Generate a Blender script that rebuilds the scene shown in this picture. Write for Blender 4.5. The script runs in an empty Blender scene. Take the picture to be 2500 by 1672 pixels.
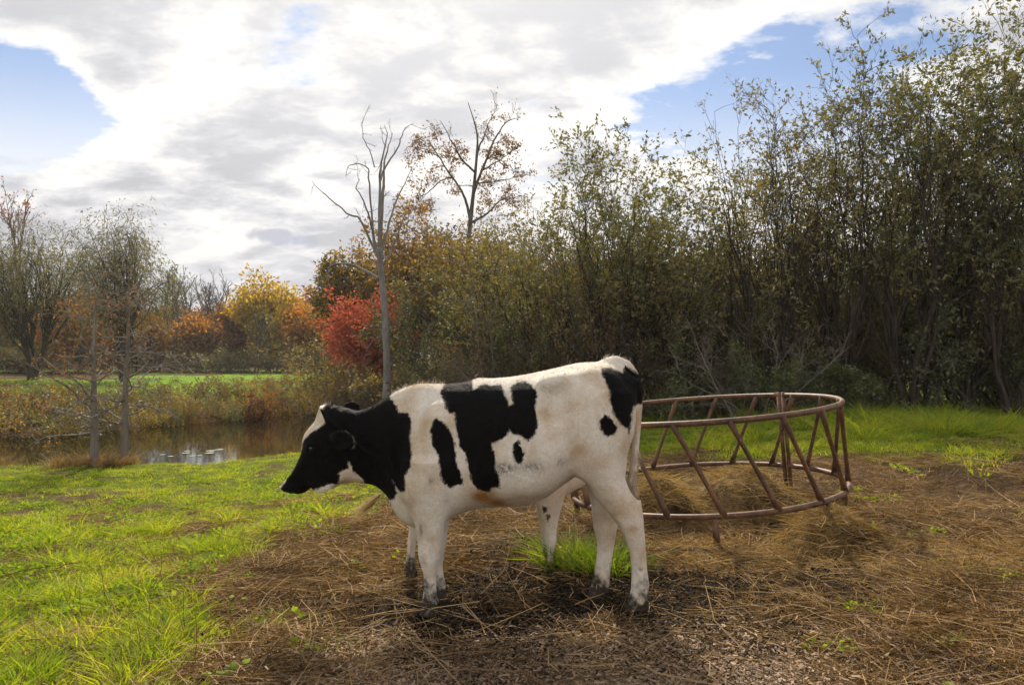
import bpy, math, random
import numpy as np
from mathutils import Vector

R = math.radians
sc = bpy.context.scene
col = sc.collection

# ------------------------------------------------------------------ camera
F, HY = 1775.0, 860.0                       # focal length and horizon row measured on the 2500 px photograph
EYE = 1.42
cam = bpy.data.cameras.new('camera'); cam_o = bpy.data.objects.new('camera', cam); col.objects.link(cam_o)
cam.sensor_width = 36; cam.lens = F / 2500 * 36; cam.clip_start = 0.05; cam.clip_end = 2000
cam.shift_y = (HY - 836) / 2500
cam_o.location = (0, 0, EYE); cam_o.rotation_euler = (R(90), 0, 0)
sc.camera = cam_o

# ------------------------------------------------------------------ sky and sun
SUN_EL, SUN_AZ = R(43), R(-8)               # azimuth from +Y, clockwise positive
sun_dir = Vector((math.sin(SUN_AZ) * math.cos(SUN_EL), math.cos(SUN_AZ) * math.cos(SUN_EL), math.sin(SUN_EL)))
w = bpy.data.worlds.new('World'); sc.world = w; w.use_nodes = True
nt = w.node_tree; nt.nodes.clear()
w.cycles.sampling_method = 'MANUAL'; w.cycles.sample_map_resolution = 256
def N(tree, t, **k):
    n = tree.nodes.new(t)
    for a, b in k.items(): setattr(n, a, b)
    return n
def L(tree, a, b): tree.links.new(a, b)
def mth(tree, op, a, b=None, c=None, clamp=False):
    n = N(tree, 'ShaderNodeMath', operation=op, use_clamp=clamp)
    for i, v in enumerate((a, b, c)):
        if v is None: continue
        if isinstance(v, (int, float)): n.inputs[i].default_value = v
        else: L(tree, v, n.inputs[i])
    return n.outputs[0]
def sstep(tree, v, lo, hi, a=0.0, b=1.0):
    n = N(tree, 'ShaderNodeMapRange', interpolation_type='SMOOTHSTEP'); L(tree, v, n.inputs[0])
    n.inputs[1].default_value = lo; n.inputs[2].default_value = hi; n.inputs[3].default_value = a; n.inputs[4].default_value = b
    return n.outputs[0]
def mixc(tree, f, a, b, bt='MIX'):
    n = N(tree, 'ShaderNodeMix', data_type='RGBA', blend_type=bt)
    for i, v in ((0, f), (6, a), (7, b)):
        if isinstance(v, (int, float)): n.inputs[i].default_value = v
        elif isinstance(v, (tuple, list)): n.inputs[i].default_value = (*v[:3], 1)
        else: L(tree, v, n.inputs[i])
    return n.outputs[2]
def noise(tree, vec, scale, detail=4, rough=.5, dist=0.0, dim='3D'):
    n = N(tree, 'ShaderNodeTexNoise', noise_dimensions=dim); n.inputs['Scale'].default_value = scale
    n.inputs['Detail'].default_value = detail; n.inputs['Roughness'].default_value = rough; n.inputs['Distortion'].default_value = dist
    if vec is not None: L(tree, vec, n.inputs['Vector'])
    return n.outputs['Fac']
def vmath(tree, op, a, b=None):
    n = N(tree, 'ShaderNodeVectorMath', operation=op)
    for i, v in enumerate((a, b)):
        if v is None: continue
        if isinstance(v, (tuple, list, Vector)): n.inputs[i].default_value = tuple(v)
        else: L(tree, v, n.inputs[i])
    return n
sky = N(nt, 'ShaderNodeTexSky', sky_type='NISHITA', sun_disc=False)
sky.sun_elevation = SUN_EL; sky.sun_rotation = SUN_AZ; sky.air_density = 1.0; sky.dust_density = 0.6; sky.ozone_density = 1.5
tc = N(nt, 'ShaderNodeTexCoord')
d = vmath(nt, 'NORMALIZE', tc.outputs['Generated']).outputs[0]
sep = N(nt, 'ShaderNodeSeparateXYZ'); L(nt, d, sep.inputs[0])
zz = mth(nt, 'MAXIMUM', mth(nt, 'ADD', sep.outputs[2], 0.24), 0.12)
px_ = mth(nt, 'DIVIDE', sep.outputs[0], zz); py_ = mth(nt, 'DIVIDE', sep.outputs[1], zz)
cmb = N(nt, 'ShaderNodeCombineXYZ'); L(nt, px_, cmb.inputs[0]); L(nt, py_, cmb.inputs[1])
mp = N(nt, 'ShaderNodeMapping'); L(nt, cmb.outputs[0], mp.inputs[0])
mp.inputs['Rotation'].default_value = (0, 0, R(38)); mp.inputs['Scale'].default_value = (0.95, 1.35, 1); mp.inputs['Location'].default_value = (3.1, 1.7, 0)
cv = mp.outputs[0]
sh = vmath(nt, 'ADD', cv, (0.07, 0.12, 0.0)).outputs[0]
n1 = noise(nt, cv, 1.25, 8, .60, .08, '2D')
n1s = noise(nt, sh, 1.25, 3, .5, .08, '2D')
n2 = noise(nt, cv, 6.5, 6, .66, .15, '2D')
def lobe(a, b, sharp, amp):                # a cloud gap or bank round one direction of the sky, a = x/y, b = z/y
    v = Vector((a, 1, b)).normalized()
    dt = vmath(nt, 'DOT_PRODUCT', d, v).outputs['Value']
    e = mth(nt, 'EXPONENT', mth(nt, 'MULTIPLY', mth(nt, 'SUBTRACT', dt, 1.0), sharp))
    return mth(nt, 'MULTIPLY', e, amp)
def P(px, py): return ((px - 1250) / F, (HY - py) / F)
bias = None
for (px, py, s, a) in ((60, 230, 420, -.44), (-120, 220, 260, -.40), (150, 190, 700, -.20), (1080, 300, 300, -.06), (740, 70, 900, -.22), (60, 420, 300, -.16), (60, 560, 300, .25), (1330, 275, 420, -.30), (1560, 235, 300, -.36), (1830, 190, 220, -.40),
                       (2120, 110, 160, -.30), (780, 472, 900, -.12), (1700, 300, 90, -.08),
                       (900, 120, 8, .10), (500, 560, 16, .14), (650, 130, 400, -.08), (1600, 60, 120, .30), (1400, 340, 500, .16), (1980, 0, 200, .22), (300, 60, 200, .12), (60, 20, 500, .38), (230, 120, 700, .22)):
    l_ = lobe(*P(px, py), s, a); bias = l_ if bias is None else mth(nt, 'ADD', bias, l_)
dens = mth(nt, 'ADD', mth(nt, 'ADD', n1, mth(nt, 'MULTIPLY', mth(nt, 'SUBTRACT', n2, .5), .50)), bias)
cover = sstep(nt, dens, 0.27, 0.53)
veil = sstep(nt, sep.outputs[2], 0.12, 0.36, .97, 0.12)
cover = mth(nt, 'MAXIMUM', cover, veil)
# lit and shaded sides of the cloud sheet: thicker towards the sun = greyer
thick = mth(nt, 'ADD', mth(nt, 'SUBTRACT', mth(nt, 'ADD', dens, mth(nt, 'MULTIPLY', mth(nt, 'SUBTRACT', n2, .5), .35)), .50), mth(nt, 'MULTIPLY', mth(nt, 'SUBTRACT', n1s, n1), 2.2))
shade = sstep(nt, thick, -0.16, 0.42, 1.0, 0.0)
shade = mth(nt, 'ADD', mth(nt, 'MULTIPLY', shade, sstep(nt, sep.outputs[2], .0, .22, .35, 1.0)), sstep(nt, sep.outputs[2], .0, .22, .40, 0.0))
sdot = vmath(nt, 'DOT_PRODUCT', d, sun_dir).outputs['Value']
glow = mth(nt, 'EXPONENT', mth(nt, 'MULTIPLY', mth(nt, 'SUBTRACT', sdot, 1.0), 9.0))
anti = sstep(nt, sdot, .5, -.7, 0.0, .34)      # clouds away from the sun show their lit side
low = sstep(nt, sep.outputs[2], .05, .30, -.06, 0.0)
lum = mth(nt, 'ADD', mth(nt, 'MULTIPLY', shade, .32), mth(nt, 'ADD', .37, mth(nt, 'ADD', mth(nt, 'MULTIPLY', glow, .30), mth(nt, 'ADD', anti, low))))
ctint = mixc(nt, sstep(nt, lum, .42, .80), (0.955, 0.955, 1.0), (1.0, 0.96, 0.90))
cl = mixc(nt, 1.0, ctint, lum, 'MULTIPLY')
ya = mth(nt, 'MAXIMUM', sep.outputs[1], .05)      # one small dark scud low over the far trees
ga = mth(nt, 'DIVIDE', mth(nt, 'SUBTRACT', mth(nt, 'DIVIDE', sep.outputs[0], ya), P(690, 583)[0]), .046)
gb = mth(nt, 'DIVIDE', mth(nt, 'ADD', mth(nt, 'SUBTRACT', mth(nt, 'DIVIDE', sep.outputs[2], ya), P(690, 583)[1]), mth(nt, 'MULTIPLY', ga, .006)), .0125)
rr_ = mth(nt, 'ADD', mth(nt, 'ADD', mth(nt, 'MULTIPLY', ga, ga), mth(nt, 'MULTIPLY', gb, gb)), mth(nt, 'MULTIPLY', mth(nt, 'SUBTRACT', noise(nt, d, 34, 5, .6), .5), 3.0))
cl = mixc(nt, sstep(nt, rr_, .2, 1.3, .8, 0.0), cl, (.33, .34, .40))
skyc = mixc(nt, 1.0, sky.outputs[0], (0.046, 0.057, 0.070), 'MULTIPLY')
fin = mixc(nt, cover, skyc, cl)
bg = N(nt, 'ShaderNodeBackground'); L(nt, fin, bg.inputs[0]); bg.inputs[1].default_value = 1.0
wo = N(nt, 'ShaderNodeOutputWorld'); L(nt, bg.outputs[0], wo.inputs[0])
sun = bpy.data.lights.new('sun', 'SUN'); sun.energy = 4.8; sun.angle = R(2.5); sun.color = (1.0, 0.90, 0.74)
sun_o = bpy.data.objects.new('sun', sun); col.objects.link(sun_o)
sun_o.rotation_euler = (-sun_dir).to_track_quat('-Z', 'Y').to_euler()
sc.view_settings.view_transform = 'Standard'; sc.view_settings.look = 'None'; sc.view_settings.exposure = 0.65; sc.view_settings.gamma = 1.0
sc.cycles.max_bounces = 4; sc.cycles.diffuse_bounces = 3; sc.cycles.glossy_bounces = 2; sc.cycles.transmission_bounces = 3
sc.cycles.caustics_reflective = False; sc.cycles.caustics_refractive = False; sc.cycles.adaptive_threshold = .02; sc.cycles.adaptive_min_samples = 16

# ------------------------------------------------------------------ helpers
rng = np.random.default_rng(11)
def X_(px, Y): return (px - 1250) / F * Y
def Z_(py, Y): return EYE - (py - HY) / F * Y
def ss(a, b, x):
    t = np.clip((x - a) / (b - a), 0, 1); return t * t * (3 - 2 * t)
_lat = np.random.default_rng(5).random((256, 256))
def vnoise(x, y):
    x = np.asarray(x, float); y = np.asarray(y, float)
    xi = np.floor(x).astype(int); yi = np.floor(y).astype(int); fx = x - xi; fy = y - yi
    fx = fx * fx * (3 - 2 * fx); fy = fy * fy * (3 - 2 * fy)
    g = lambda a, b: _lat[a & 255, b & 255]
    return (g(xi, yi) * (1 - fx) + g(xi + 1, yi) * fx) * (1 - fy) + (g(xi, yi + 1) * (1 - fx) + g(xi + 1, yi + 1) * fx) * fy
def fbm(x, y, o=4):
    s = 0; a = .5
    for i in range(o): s = s + a * vnoise(x * 2**i + 17 * i, y * 2**i + 31 * i); a *= .5
    return s / (1 - .5**o)
def mesh(name, V, Fa, smooth=False, attrs=None):
    V = np.ascontiguousarray(V, np.float32); Fa = np.ascontiguousarray(Fa, np.int32)
    me = bpy.data.meshes.new(name)
    me.vertices.add(len(V)); me.vertices.foreach_set('co', V.ravel())
    me.loops.add(Fa.size); me.loops.foreach_set('vertex_index', Fa.ravel())
    me.polygons.add(len(Fa)); me.polygons.foreach_set('loop_start', np.arange(len(Fa), dtype=np.int32) * Fa.shape[1])
    if smooth: me.polygons.foreach_set('use_smooth', np.ones(len(Fa), bool))
    for k, (dom, arr) in (attrs or {}).items():
        arr = np.ascontiguousarray(arr, np.float32)
        if arr.ndim == 1:
            a = me.attributes.new(k, 'FLOAT', dom); a.data.foreach_set('value', arr)
        else:
            a = me.attributes.new(k, 'FLOAT_VECTOR', dom); a.data.foreach_set('vector', arr.ravel())
    me.update(calc_edges=True); me.validate()
    return me
def obj(name, me, mat=None, parent=None, link=True):
    o = bpy.data.objects.new(name, me)
    if link: col.objects.link(o)
    if mat is not None and not me.materials: me.materials.append(mat)
    if parent is not None: o.parent = parent
    return o
def empty(name, loc=(0, 0, 0)):
    o = bpy.data.objects.new(name, None); o.location = loc; o.empty_display_size = .2; col.objects.link(o); return o
def tag(o, label=None, cat=None, group=None, kind=None):
    if label: o['label'] = label
    if cat: o['category'] = cat
    if group: o['group'] = group
    if kind: o['kind'] = kind
    return o
def cat_mesh(parts):                         # join (V,F,attrs) with the same face size
    V = []; Fs = []; A = {}; n = 0
    for v, f, a in parts:
        V.append(v); Fs.append(f + n); n += len(v)
        for k, (dm, arr) in a.items(): A.setdefault(k, (dm, []))[1].append(arr)
    return np.concatenate(V), np.concatenate(Fs), {k: (dm, np.concatenate(l)) for k, (dm, l) in A.items()}
def unit(v): return v / np.maximum(np.linalg.norm(v, axis=-1, keepdims=True), 1e-9)
def strands(base, dirn, length, width, bend, nseg=3, wdir=None, rnd=None, taper=0.15):
    n = len(base); t = np.linspace(0, 1, nseg + 1)
    p = base[:, None] + dirn[:, None] * (length[:, None] * t)[..., None] + bend[:, None] * (length[:, None] * t * t)[..., None]
    tan = unit(dirn + bend)
    if wdir is None: wdir = rng.normal(size=(n, 3))
    wd = unit(np.cross(tan, wdir))
    wv = (width[:, None] * (1 - (1 - taper) * t**1.5))[..., None] * wd[:, None] * .5
    V = np.stack([p - wv, p + wv], 2).reshape(-1, 3)
    i = (np.arange(n) * (nseg + 1) * 2)[:, None] + np.arange(nseg) * 2
    Fq = np.stack([i, i + 1, i + 3, i + 2], -1).reshape(-1, 4)
    r = rng.random(n) if rnd is None else rnd
    at = {'rnd': ('POINT', np.repeat(r, (nseg + 1) * 2)), 'tt': ('POINT', np.tile(np.repeat(t, 2), n))}
    return V, Fq, at
def tubes(P, Rr, k):                         # P (B,n,3), Rr (B,n)
    B, n, _ = P.shape
    T = unit(np.gradient(P, axis=1))
    ref = np.where(np.abs(T[..., 2:3]) > .9, np.array([1., 0, 0]), np.array([0, 0, 1.]))
    ref = ref[:, :1].repeat(n, 1)
    u = unit(np.cross(T, ref)); v = np.cross(T, u)
    a = np.arange(k) / k * 2 * np.pi
    V = P[:, :, None] + Rr[:, :, None, None] * (np.cos(a)[:, None] * u[:, :, None] + np.sin(a)[:, None] * v[:, :, None])
    b = (np.arange(B) * n * k)[:, None, None] + (np.arange(n - 1) * k)[None, :, None]
    j = np.arange(k); j2 = (j + 1) % k
    Fq = np.stack([b + j, b + j2, b + k + j2, b + k + j], -1).reshape(-1, 4)
    return V.reshape(-1, 3), Fq
def leaves(Pt, size, aspect=.45, droop=.2, seed_dir=None, jit=.35):
    n = len(Pt)
    a = unit(rng.normal(size=(n, 3)) + (0 if seed_dir is None else seed_dir * 1.2) + np.array([0, 0, -droop]))
    b = unit(np.cross(a, rng.normal(size=(n, 3))))
    s = (size * (1 - jit + 2 * jit * rng.random(n)))[:, None]
    c = np.cross(a, b)
    V = np.stack([Pt, Pt + a * s * .45 + b * s * aspect * .5 + c * s * .07, Pt + a * s, Pt + a * s * .45 - b * s * aspect * .5 + c * s * .07], 1).reshape(-1, 3)
    Fq = np.arange(n * 4).reshape(n, 4)
    return V, Fq, {'rnd': ('FACE', rng.random(n))}
def in_poly(x, y, poly):
    poly = np.asarray(poly, float); c = np.zeros(np.shape(x), bool); m = len(poly)
    for i in range(m):
        x1, y1 = poly[i]; x2, y2 = poly[(i + 1) % m]
        if y1 == y2: continue
        c ^= ((y1 > y) != (y2 > y)) & (x < (x2 - x1) * (y - y1) / (y2 - y1) + x1)
    return c
def poly_sd(x, y, poly):                     # signed distance, negative inside
    poly = np.asarray(poly, float); m = len(poly); dd = np.full(np.shape(x), 1e9)
    for i in range(m):
        ax, ay = poly[i]; bx, by = poly[(i + 1) % m]
        ex, ey = bx - ax, by - ay
        t = np.clip(((x - ax) * ex + (y - ay) * ey) / (ex * ex + ey * ey + 1e-12), 0, 1)
        dd = np.minimum(dd, (x - ax - t * ex)**2 + (y - ay - t * ey)**2)
    dd = np.sqrt(dd)
    return np.where(in_poly(x, y, poly), -dd, dd)

# ------------------------------------------------------------------ materials
def mat(name):
    m = bpy.data.materials.new(name); m.use_nodes = True; t = m.node_tree; t.nodes.clear()
    o = N(t, 'ShaderNodeOutputMaterial'); return m, t, o
def attr(t, name, out='Fac'):
    n = N(t, 'ShaderNodeAttribute', attribute_name=name); return n.outputs[out]
def ramp(t, fac, stops):
    n = N(t, 'ShaderNodeValToRGB'); L(t, fac, n.inputs[0]); e = n.color_ramp.elements
    while len(e) < len(stops): e.new(.5)
    for i, (p, c) in enumerate(stops): e[i].position = p; e[i].color = (*c, 1)
    return n.outputs[0]
def objrand(t): return N(t, 'ShaderNodeObjectInfo').outputs['Random']
def leaf_mat(name, stops, trans=.5, tint=(1.25, 1.15, .55), gloss=.03, vary=True, rough=.6):
    m, t, o = mat(name)
    r = attr(t, 'rnd')
    geo = N(t, 'ShaderNodeNewGeometry')
    n = noise(t, geo.outputs['Position'], .9, 3, .5)
    f = mth(t, 'ADD', mth(t, 'MULTIPLY', r, .6), mth(t, 'MULTIPLY', mth(t, 'SUBTRACT', n, .3), 1.0), clamp=True)
    c = ramp(t, f, stops)
    d_ = N(t, 'ShaderNodeBsdfDiffuse'); L(t, c, d_.inputs[0])
    tr = N(t, 'ShaderNodeBsdfTranslucent'); L(t, mixc(t, 1.0, c, tint, 'MULTIPLY'), tr.inputs[0])
    mx = N(t, 'ShaderNodeMixShader'); mx.inputs[0].default_value = trans; L(t, d_.outputs[0], mx.inputs[1]); L(t, tr.outputs[0], mx.inputs[2])
    gl = N(t, 'ShaderNodeBsdfGlossy'); gl.inputs['Roughness'].default_value = rough; gl.inputs[0].default_value = (.9, .9, .9, 1)
    m2 = N(t, 'ShaderNodeMixShader'); m2.inputs[0].default_value = gloss; L(t, mx.outputs[0], m2.inputs[1]); L(t, gl.outputs[0], m2.inputs[2])
    L(t, m2.outputs[0], o.inputs[0]); return m
def bark_mat(name, c1, c2, scale=14, moss=None):
    m, t, o = mat(name)
    g = N(t, 'ShaderNodeTexCoord'); mpn = N(t, 'ShaderNodeMapping'); L(t, g.outputs['Object'], mpn.inputs[0]); mpn.inputs['Scale'].default_value = (1, 1, .22)
    n = noise(t, mpn.outputs[0], scale, 6, .65, .6)
    c = ramp(t, n, [(.3, c1), (.72, c2)])
    if moss: c = mixc(t, sstep(t, noise(t, g.outputs['Object'], 1.2, 3), .5, .7, 0, .6), c, moss)
    b = N(t, 'ShaderNodeBsdfPrincipled'); L(t, c, b.inputs['Base Color']); b.inputs['Roughness'].default_value = .85; b.inputs['Specular IOR Level'].default_value = .25
    bp = N(t, 'ShaderNodeBump'); bp.inputs['Strength'].default_value = .7; bp.inputs['Distance'].default_value = .03; L(t, n, bp.inputs['Height']); L(t, bp.outputs[0], b.inputs['Normal'])
    L(t, b.outputs[0], o.inputs[0]); return m
def strand_mat(name, stops, trans=.35, rough=.5, gloss=.06, dark_base=None):
    m, t, o = mat(name)
    f = mth(t, 'ADD', mth(t, 'MULTIPLY', attr(t, 'rnd'), .62), mth(t, 'MULTIPLY', mth(t, 'SUBTRACT', noise(t, N(t, 'ShaderNodeNewGeometry').outputs['Position'], 1.6, 3), .28), .9), clamp=True)
    c = ramp(t, f, stops)
    d_ = N(t, 'ShaderNodeBsdfDiffuse'); L(t, c, d_.inputs[0])
    tr = N(t, 'ShaderNodeBsdfTranslucent'); L(t, mixc(t, 1.0, c, (1.3, 1.2, .6), 'MULTIPLY'), tr.inputs[0])
    mx = N(t, 'ShaderNodeMixShader'); mx.inputs[0].default_value = trans; L(t, d_.outputs[0], mx.inputs[1]); L(t, tr.outputs[0], mx.inputs[2])
    gl = N(t, 'ShaderNodeBsdfGlossy'); gl.inputs['Roughness'].default_value = rough; gl.inputs[0].default_value = (.8, .8, .8, 1)
    m2 = N(t, 'ShaderNodeMixShader'); m2.inputs[0].default_value = gloss; L(t, mx.outputs[0], m2.inputs[1]); L(t, gl.outputs[0], m2.inputs[2])
    L(t, m2.outputs[0], o.inputs[0]); return m
M = {}
M['grass'] = strand_mat('grass_blade', [(0, (.085, .14, .010)), (.3, (.18, .27, .012)), (.62, (.33, .40, .018)), (.84, (.45, .42, .05)), (1, (.46, .34, .13))], .6, gloss=.03)
M['grass_tuft'] = strand_mat('tuft_blade', [(0, (.05, .09, .010)), (.4, (.11, .18, .012)), (.75, (.19, .25, .018)), (1, (.34, .28, .10))], .5, gloss=.03)
M['dry_grass'] = strand_mat('dry_grass_blade', [(0, (.10, .06, .025)), (.5, (.20, .13, .05)), (1, (.32, .20, .08))], .4)
M['straw'] = strand_mat('straw', [(0, (.04, .025, .013)), (.3, (.115, .070, .034)), (.62, (.25, .158, .072)), (.88, (.42, .29, .15)), (1, (.58, .44, .28))], .2, .6, .015)
M['hay'] = strand_mat('hay', [(0, (.10, .062, .026)), (.4, (.23, .150, .062)), (.8, (.38, .26, .115)), (1, (.52, .39, .21))], .35, .6, .015)
M['chip'] = strand_mat('wood_chip', [(0, (.05, .032, .019)), (.4, (.15, .098, .058)), (.8, (.30, .205, .13)), (1, (.50, .39, .28))], 0.0, .6, .03)
M['tail_hair'] = strand_mat('tail_hair', [(0, (.30, .21, .09)), (1, (.55, .43, .24))], .3)
M['weed'] = strand_mat('weed_leaf', [(0, (.09, .17, .012)), (.6, (.20, .30, .02)), (1, (.32, .36, .04))], .5, .6, .015)
M['bark_grey'] = bark_mat('bark_grey', (.09, .075, .062), (.26, .23, .205), 10)
M['bark_snag'] = bark_mat('bark_weathered', (.085, .075, .068), (.27, .25, .23), 8)
M['bark_dark'] = bark_mat('bark_dark', (.022, .016, .012), (.075, .058, .045), 12)
M['bark_mid'] = bark_mat('bark_mid', (.05, .040, .032), (.15, .125, .10), 12)
M['leaf_olive'] = leaf_mat('leaf_olive', [(0, (.048, .042, .012)), (.4, (.115, .105, .022)), (.75, (.20, .165, .034)), (1, (.30, .21, .045))], .52, gloss=.07)
M['leaf_green'] = leaf_mat('leaf_green', [(0, (.045, .060, .014)), (.5, (.090, .115, .022)), (1, (.18, .17, .035))], .48, gloss=.06)
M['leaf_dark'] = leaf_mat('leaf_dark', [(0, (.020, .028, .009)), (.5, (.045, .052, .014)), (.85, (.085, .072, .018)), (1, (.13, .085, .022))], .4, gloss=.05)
M['leaf_brown'] = leaf_mat('leaf_brown', [(0, (.075, .046, .022)), (.5, (.14, .088, .036)), (1, (.21, .14, .05))], .45, gloss=.05)
M['leaf_rust'] = leaf_mat('leaf_rust', [(0, (.14, .050, .014)), (.5, (.27, .10, .022)), (1, (.40, .18, .04))], .52, (1.3, 1.0, .6))
M['leaf_orange'] = leaf_mat('leaf_orange', [(0, (.17, .095, .016)), (.4, (.34, .16, .022)), (.8, (.48, .22, .03)), (1, (.32, .23, .03))], .55, (1.3, 1.0, .6))
M['leaf_russet'] = leaf_mat('leaf_russet', [(0, (.10, .055, .020)), (.5, (.20, .115, .038)), (1, (.32, .19, .07))], .4, (1.2, 1.0, .6))
M['leaf_yellow'] = leaf_mat('leaf_yellow', [(0, (.22, .19, .018)), (.4, (.42, .33, .026)), (.8, (.58, .45, .035)), (1, (.42, .27, .03))], .58, (1.2, 1.0, .6))
M['leaf_red'] = leaf_mat('leaf_red', [(0, (.28, .055, .035)), (.5, (.46, .095, .06)), (.85, (.56, .16, .09)), (1, (.42, .20, .05))], .5, (1.2, 1.0, .8))
M['leaf_willow'] = leaf_mat('leaf_willow', [(0, (.08, .080, .030)), (.5, (.15, .145, .055)), (1, (.23, .18, .07))], .5, (1.15, 1.1, .7))
M['leaf_gold'] = leaf_mat('leaf_gold', [(0, (.13, .095, .02)), (.5, (.26, .17, .03)), (1, (.40, .22, .035))], .52)

def soil_mat():
    m, t, o = mat('ground_soil')
    g = N(t, 'ShaderNodeTexCoord').outputs['Object']
    n1 = noise(t, g, 1.1, 6, .6); n2 = noise(t, g, 14, 6, .65, .5); n3 = noise(t, g, 90, 4, .7)
    mixn = mth(t, 'ADD', mth(t, 'MULTIPLY', n2, .6), mth(t, 'MULTIPLY', n3, .4))
    dirt = ramp(t, mixn, [(.36, (.022, .014, .008)), (.5, (.065, .042, .024)), (.62, (.15, .098, .052)), (.75, (.24, .16, .085))])
    mud = ramp(t, mixn, [(.36, (.009, .006, .004)), (.55, (.028, .018, .011)), (.75, (.085, .054, .030))])
    c = mixc(t, attr(t, 'mud'), dirt, mud)
    gr = ramp(t, mth(t, 'ADD', mth(t, 'MULTIPLY', n2, .5), mth(t, 'MULTIPLY', n1, .5)), [(.35, (.05, .055, .012)), (.55, (.10, .13, .015)), (.7, (.17, .18, .025))])
    c = mixc(t, attr(t, 'grass'), c, gr)
    lawn = ramp(t, n1, [(.35, (.07, .15, .015)), (.65, (.16, .26, .025))])
    c = mixc(t, attr(t, 'lawn'), c, lawn)
    b = N(t, 'ShaderNodeBsdfPrincipled'); L(t, c, b.inputs['Base Color']); b.inputs['Roughness'].default_value = 1.0; b.inputs['Specular IOR Level'].default_value = .03
    bp = N(t, 'ShaderNodeBump'); bp.inputs['Strength'].default_value = .9; bp.inputs['Distance'].default_value = .025; L(t, mixn, bp.inputs['Height']); L(t, bp.outputs[0], b.inputs['Normal'])
    L(t, b.outputs[0], o.inputs[0]); return m
M['soil'] = soil_mat()
def water_mat():
    m, t, o = mat('pond_water')
    g = N(t, 'ShaderNodeTexCoord').outputs['Object']
    b = N(t, 'ShaderNodeBsdfPrincipled'); b.inputs['Base Color'].default_value = (.008, .007, .004, 1); b.inputs['Roughness'].default_value = .03; b.inputs['IOR'].default_value = 1.33
    bp = N(t, 'ShaderNodeBump'); bp.inputs['Strength'].default_value = .05; bp.inputs['Distance'].default_value = .02; L(t, noise(t, g, 5, 4, .6), bp.inputs['Height']); L(t, bp.outputs[0], b.inputs['Normal'])
    L(t, b.outputs[0], o.inputs[0]); return m
M['water'] = water_mat()
def rust_mat():
    m, t, o = mat('rusty_steel')
    g = N(t, 'ShaderNodeTexCoord').outputs['Object']
    n = noise(t, g, 9, 6, .65); n2 = noise(t, g, 60, 4, .6)
    c = ramp(t, n, [(.28, (.026, .013, .008)), (.45, (.070, .032, .017)), (.58, (.115, .054, .027)), (.72, (.18, .095, .050))])
    c = mixc(t, sstep(t, n2, .62, .70, 0, .7), c, (.34, .26, .20))
    c = mixc(t, sstep(t, noise(t, g, 3.5, 5, .7), .52, .66, 0, .65), c, (.20, .085, .032))
    b = N(t, 'ShaderNodeBsdfPrincipled'); L(t, c, b.inputs['Base Color']); b.inputs['Roughness'].default_value = .55; b.inputs['Specular IOR Level'].default_value = .4
    bp = N(t, 'ShaderNodeBump'); bp.inputs['Strength'].default_value = .35; bp.inputs['Distance'].default_value = .004; L(t, n2, bp.inputs['Height']); L(t, bp.outputs[0], b.inputs['Normal'])
    L(t, b.outputs[0], o.inputs[0]); return m
M['rust'] = rust_mat()

# ------------------------------------------------------------------ terrain
POND = [(-30, 12.2), (-14, 13.8), (-10.4, 13.9), (-7.7, 13.9), (-5.8, 14.2), (-4.8, 16.0), (-4.3, 19), (-4.6, 23), (-6.2, 25.3), (-7.3, 25.0), (-8.6, 22.7), (-9.9, 20.9), (-10.9, 19.6), (-12.2, 18.2), (-14.5, 17.4), (-30, 16.5)]
WATER_Z = -0.72
def ground(x, y, lumps=True):
    x = np.asarray(x, float); y = np.asarray(y, float)
    tilt = np.interp(x, [-4, -2.5, -.5, .7, 1.5, 2.3, 2.95, 6, 12], [-.30, -.22, -.092, -.066, -.105, -.03, .05, .26, .30])
    far = ss(18, 34, y)
    left = ss(.8, -4.2, x)
    z = tilt * (1 - far) + left * (-.34 * ss(5, 12.0, y)) * (1 - far) + far * (-.22)
    if lumps:
        near = 1 - ss(8, 26, y)
        z = z + (fbm(x * .9, y * .9, 3) - .5) * .12 * (.4 + .6 * near)
        z = z + (fbm(x * 5, y * 5, 4) - .5) * .085 * near * (1 - .5 * ss(0, -2, x))
        z = z + (fbm(x * 11 + 4, y * 11, 3) - .5) * .07 * np.exp(-((x / 1.5)**2 + ((y - 4.3) / 1.0)**2))
    sd = np.where((np.abs(x) < 40) & (y > 8) & (y < 32), poly_sd(x, y, POND), 9.0)
    k = ss(.8, -.55, sd)
    return z * (1 - k) + (-1.2) * k
def g_grass(x, y):
    n = (fbm(x * .8 + 5, y * .8, 4) - .5) * 2; n2 = (fbm(x * 2.6, y * 2.6 + 9, 3) - .5) * 2
    xb = np.interp(y, [2, 3.1, 4, 4.7, 6, 7.4, 9, 12, 15], [-1.15, -1.45, -1.85, -2.15, -2.15, -1.7, -1.1, .3, 1.2])
    gl = ss(.35, -.35, x - xb + n * .75 + n2 * .35) * (.10 + .90 * ss(-.42, .22, n2 * 1.2 + .5 * n + .18))
    gl = gl * (1 - ss(15.0, 16.5, y))
    gr = ss(8.6, 10.8, y + n * 1.3 + n2 * .6 + .50 * np.clip(x - 3.2, -2, 4)) * ss(.5, 3, x + y * .12)
    return np.clip(np.maximum(gl, gr), 0, 1)
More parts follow.
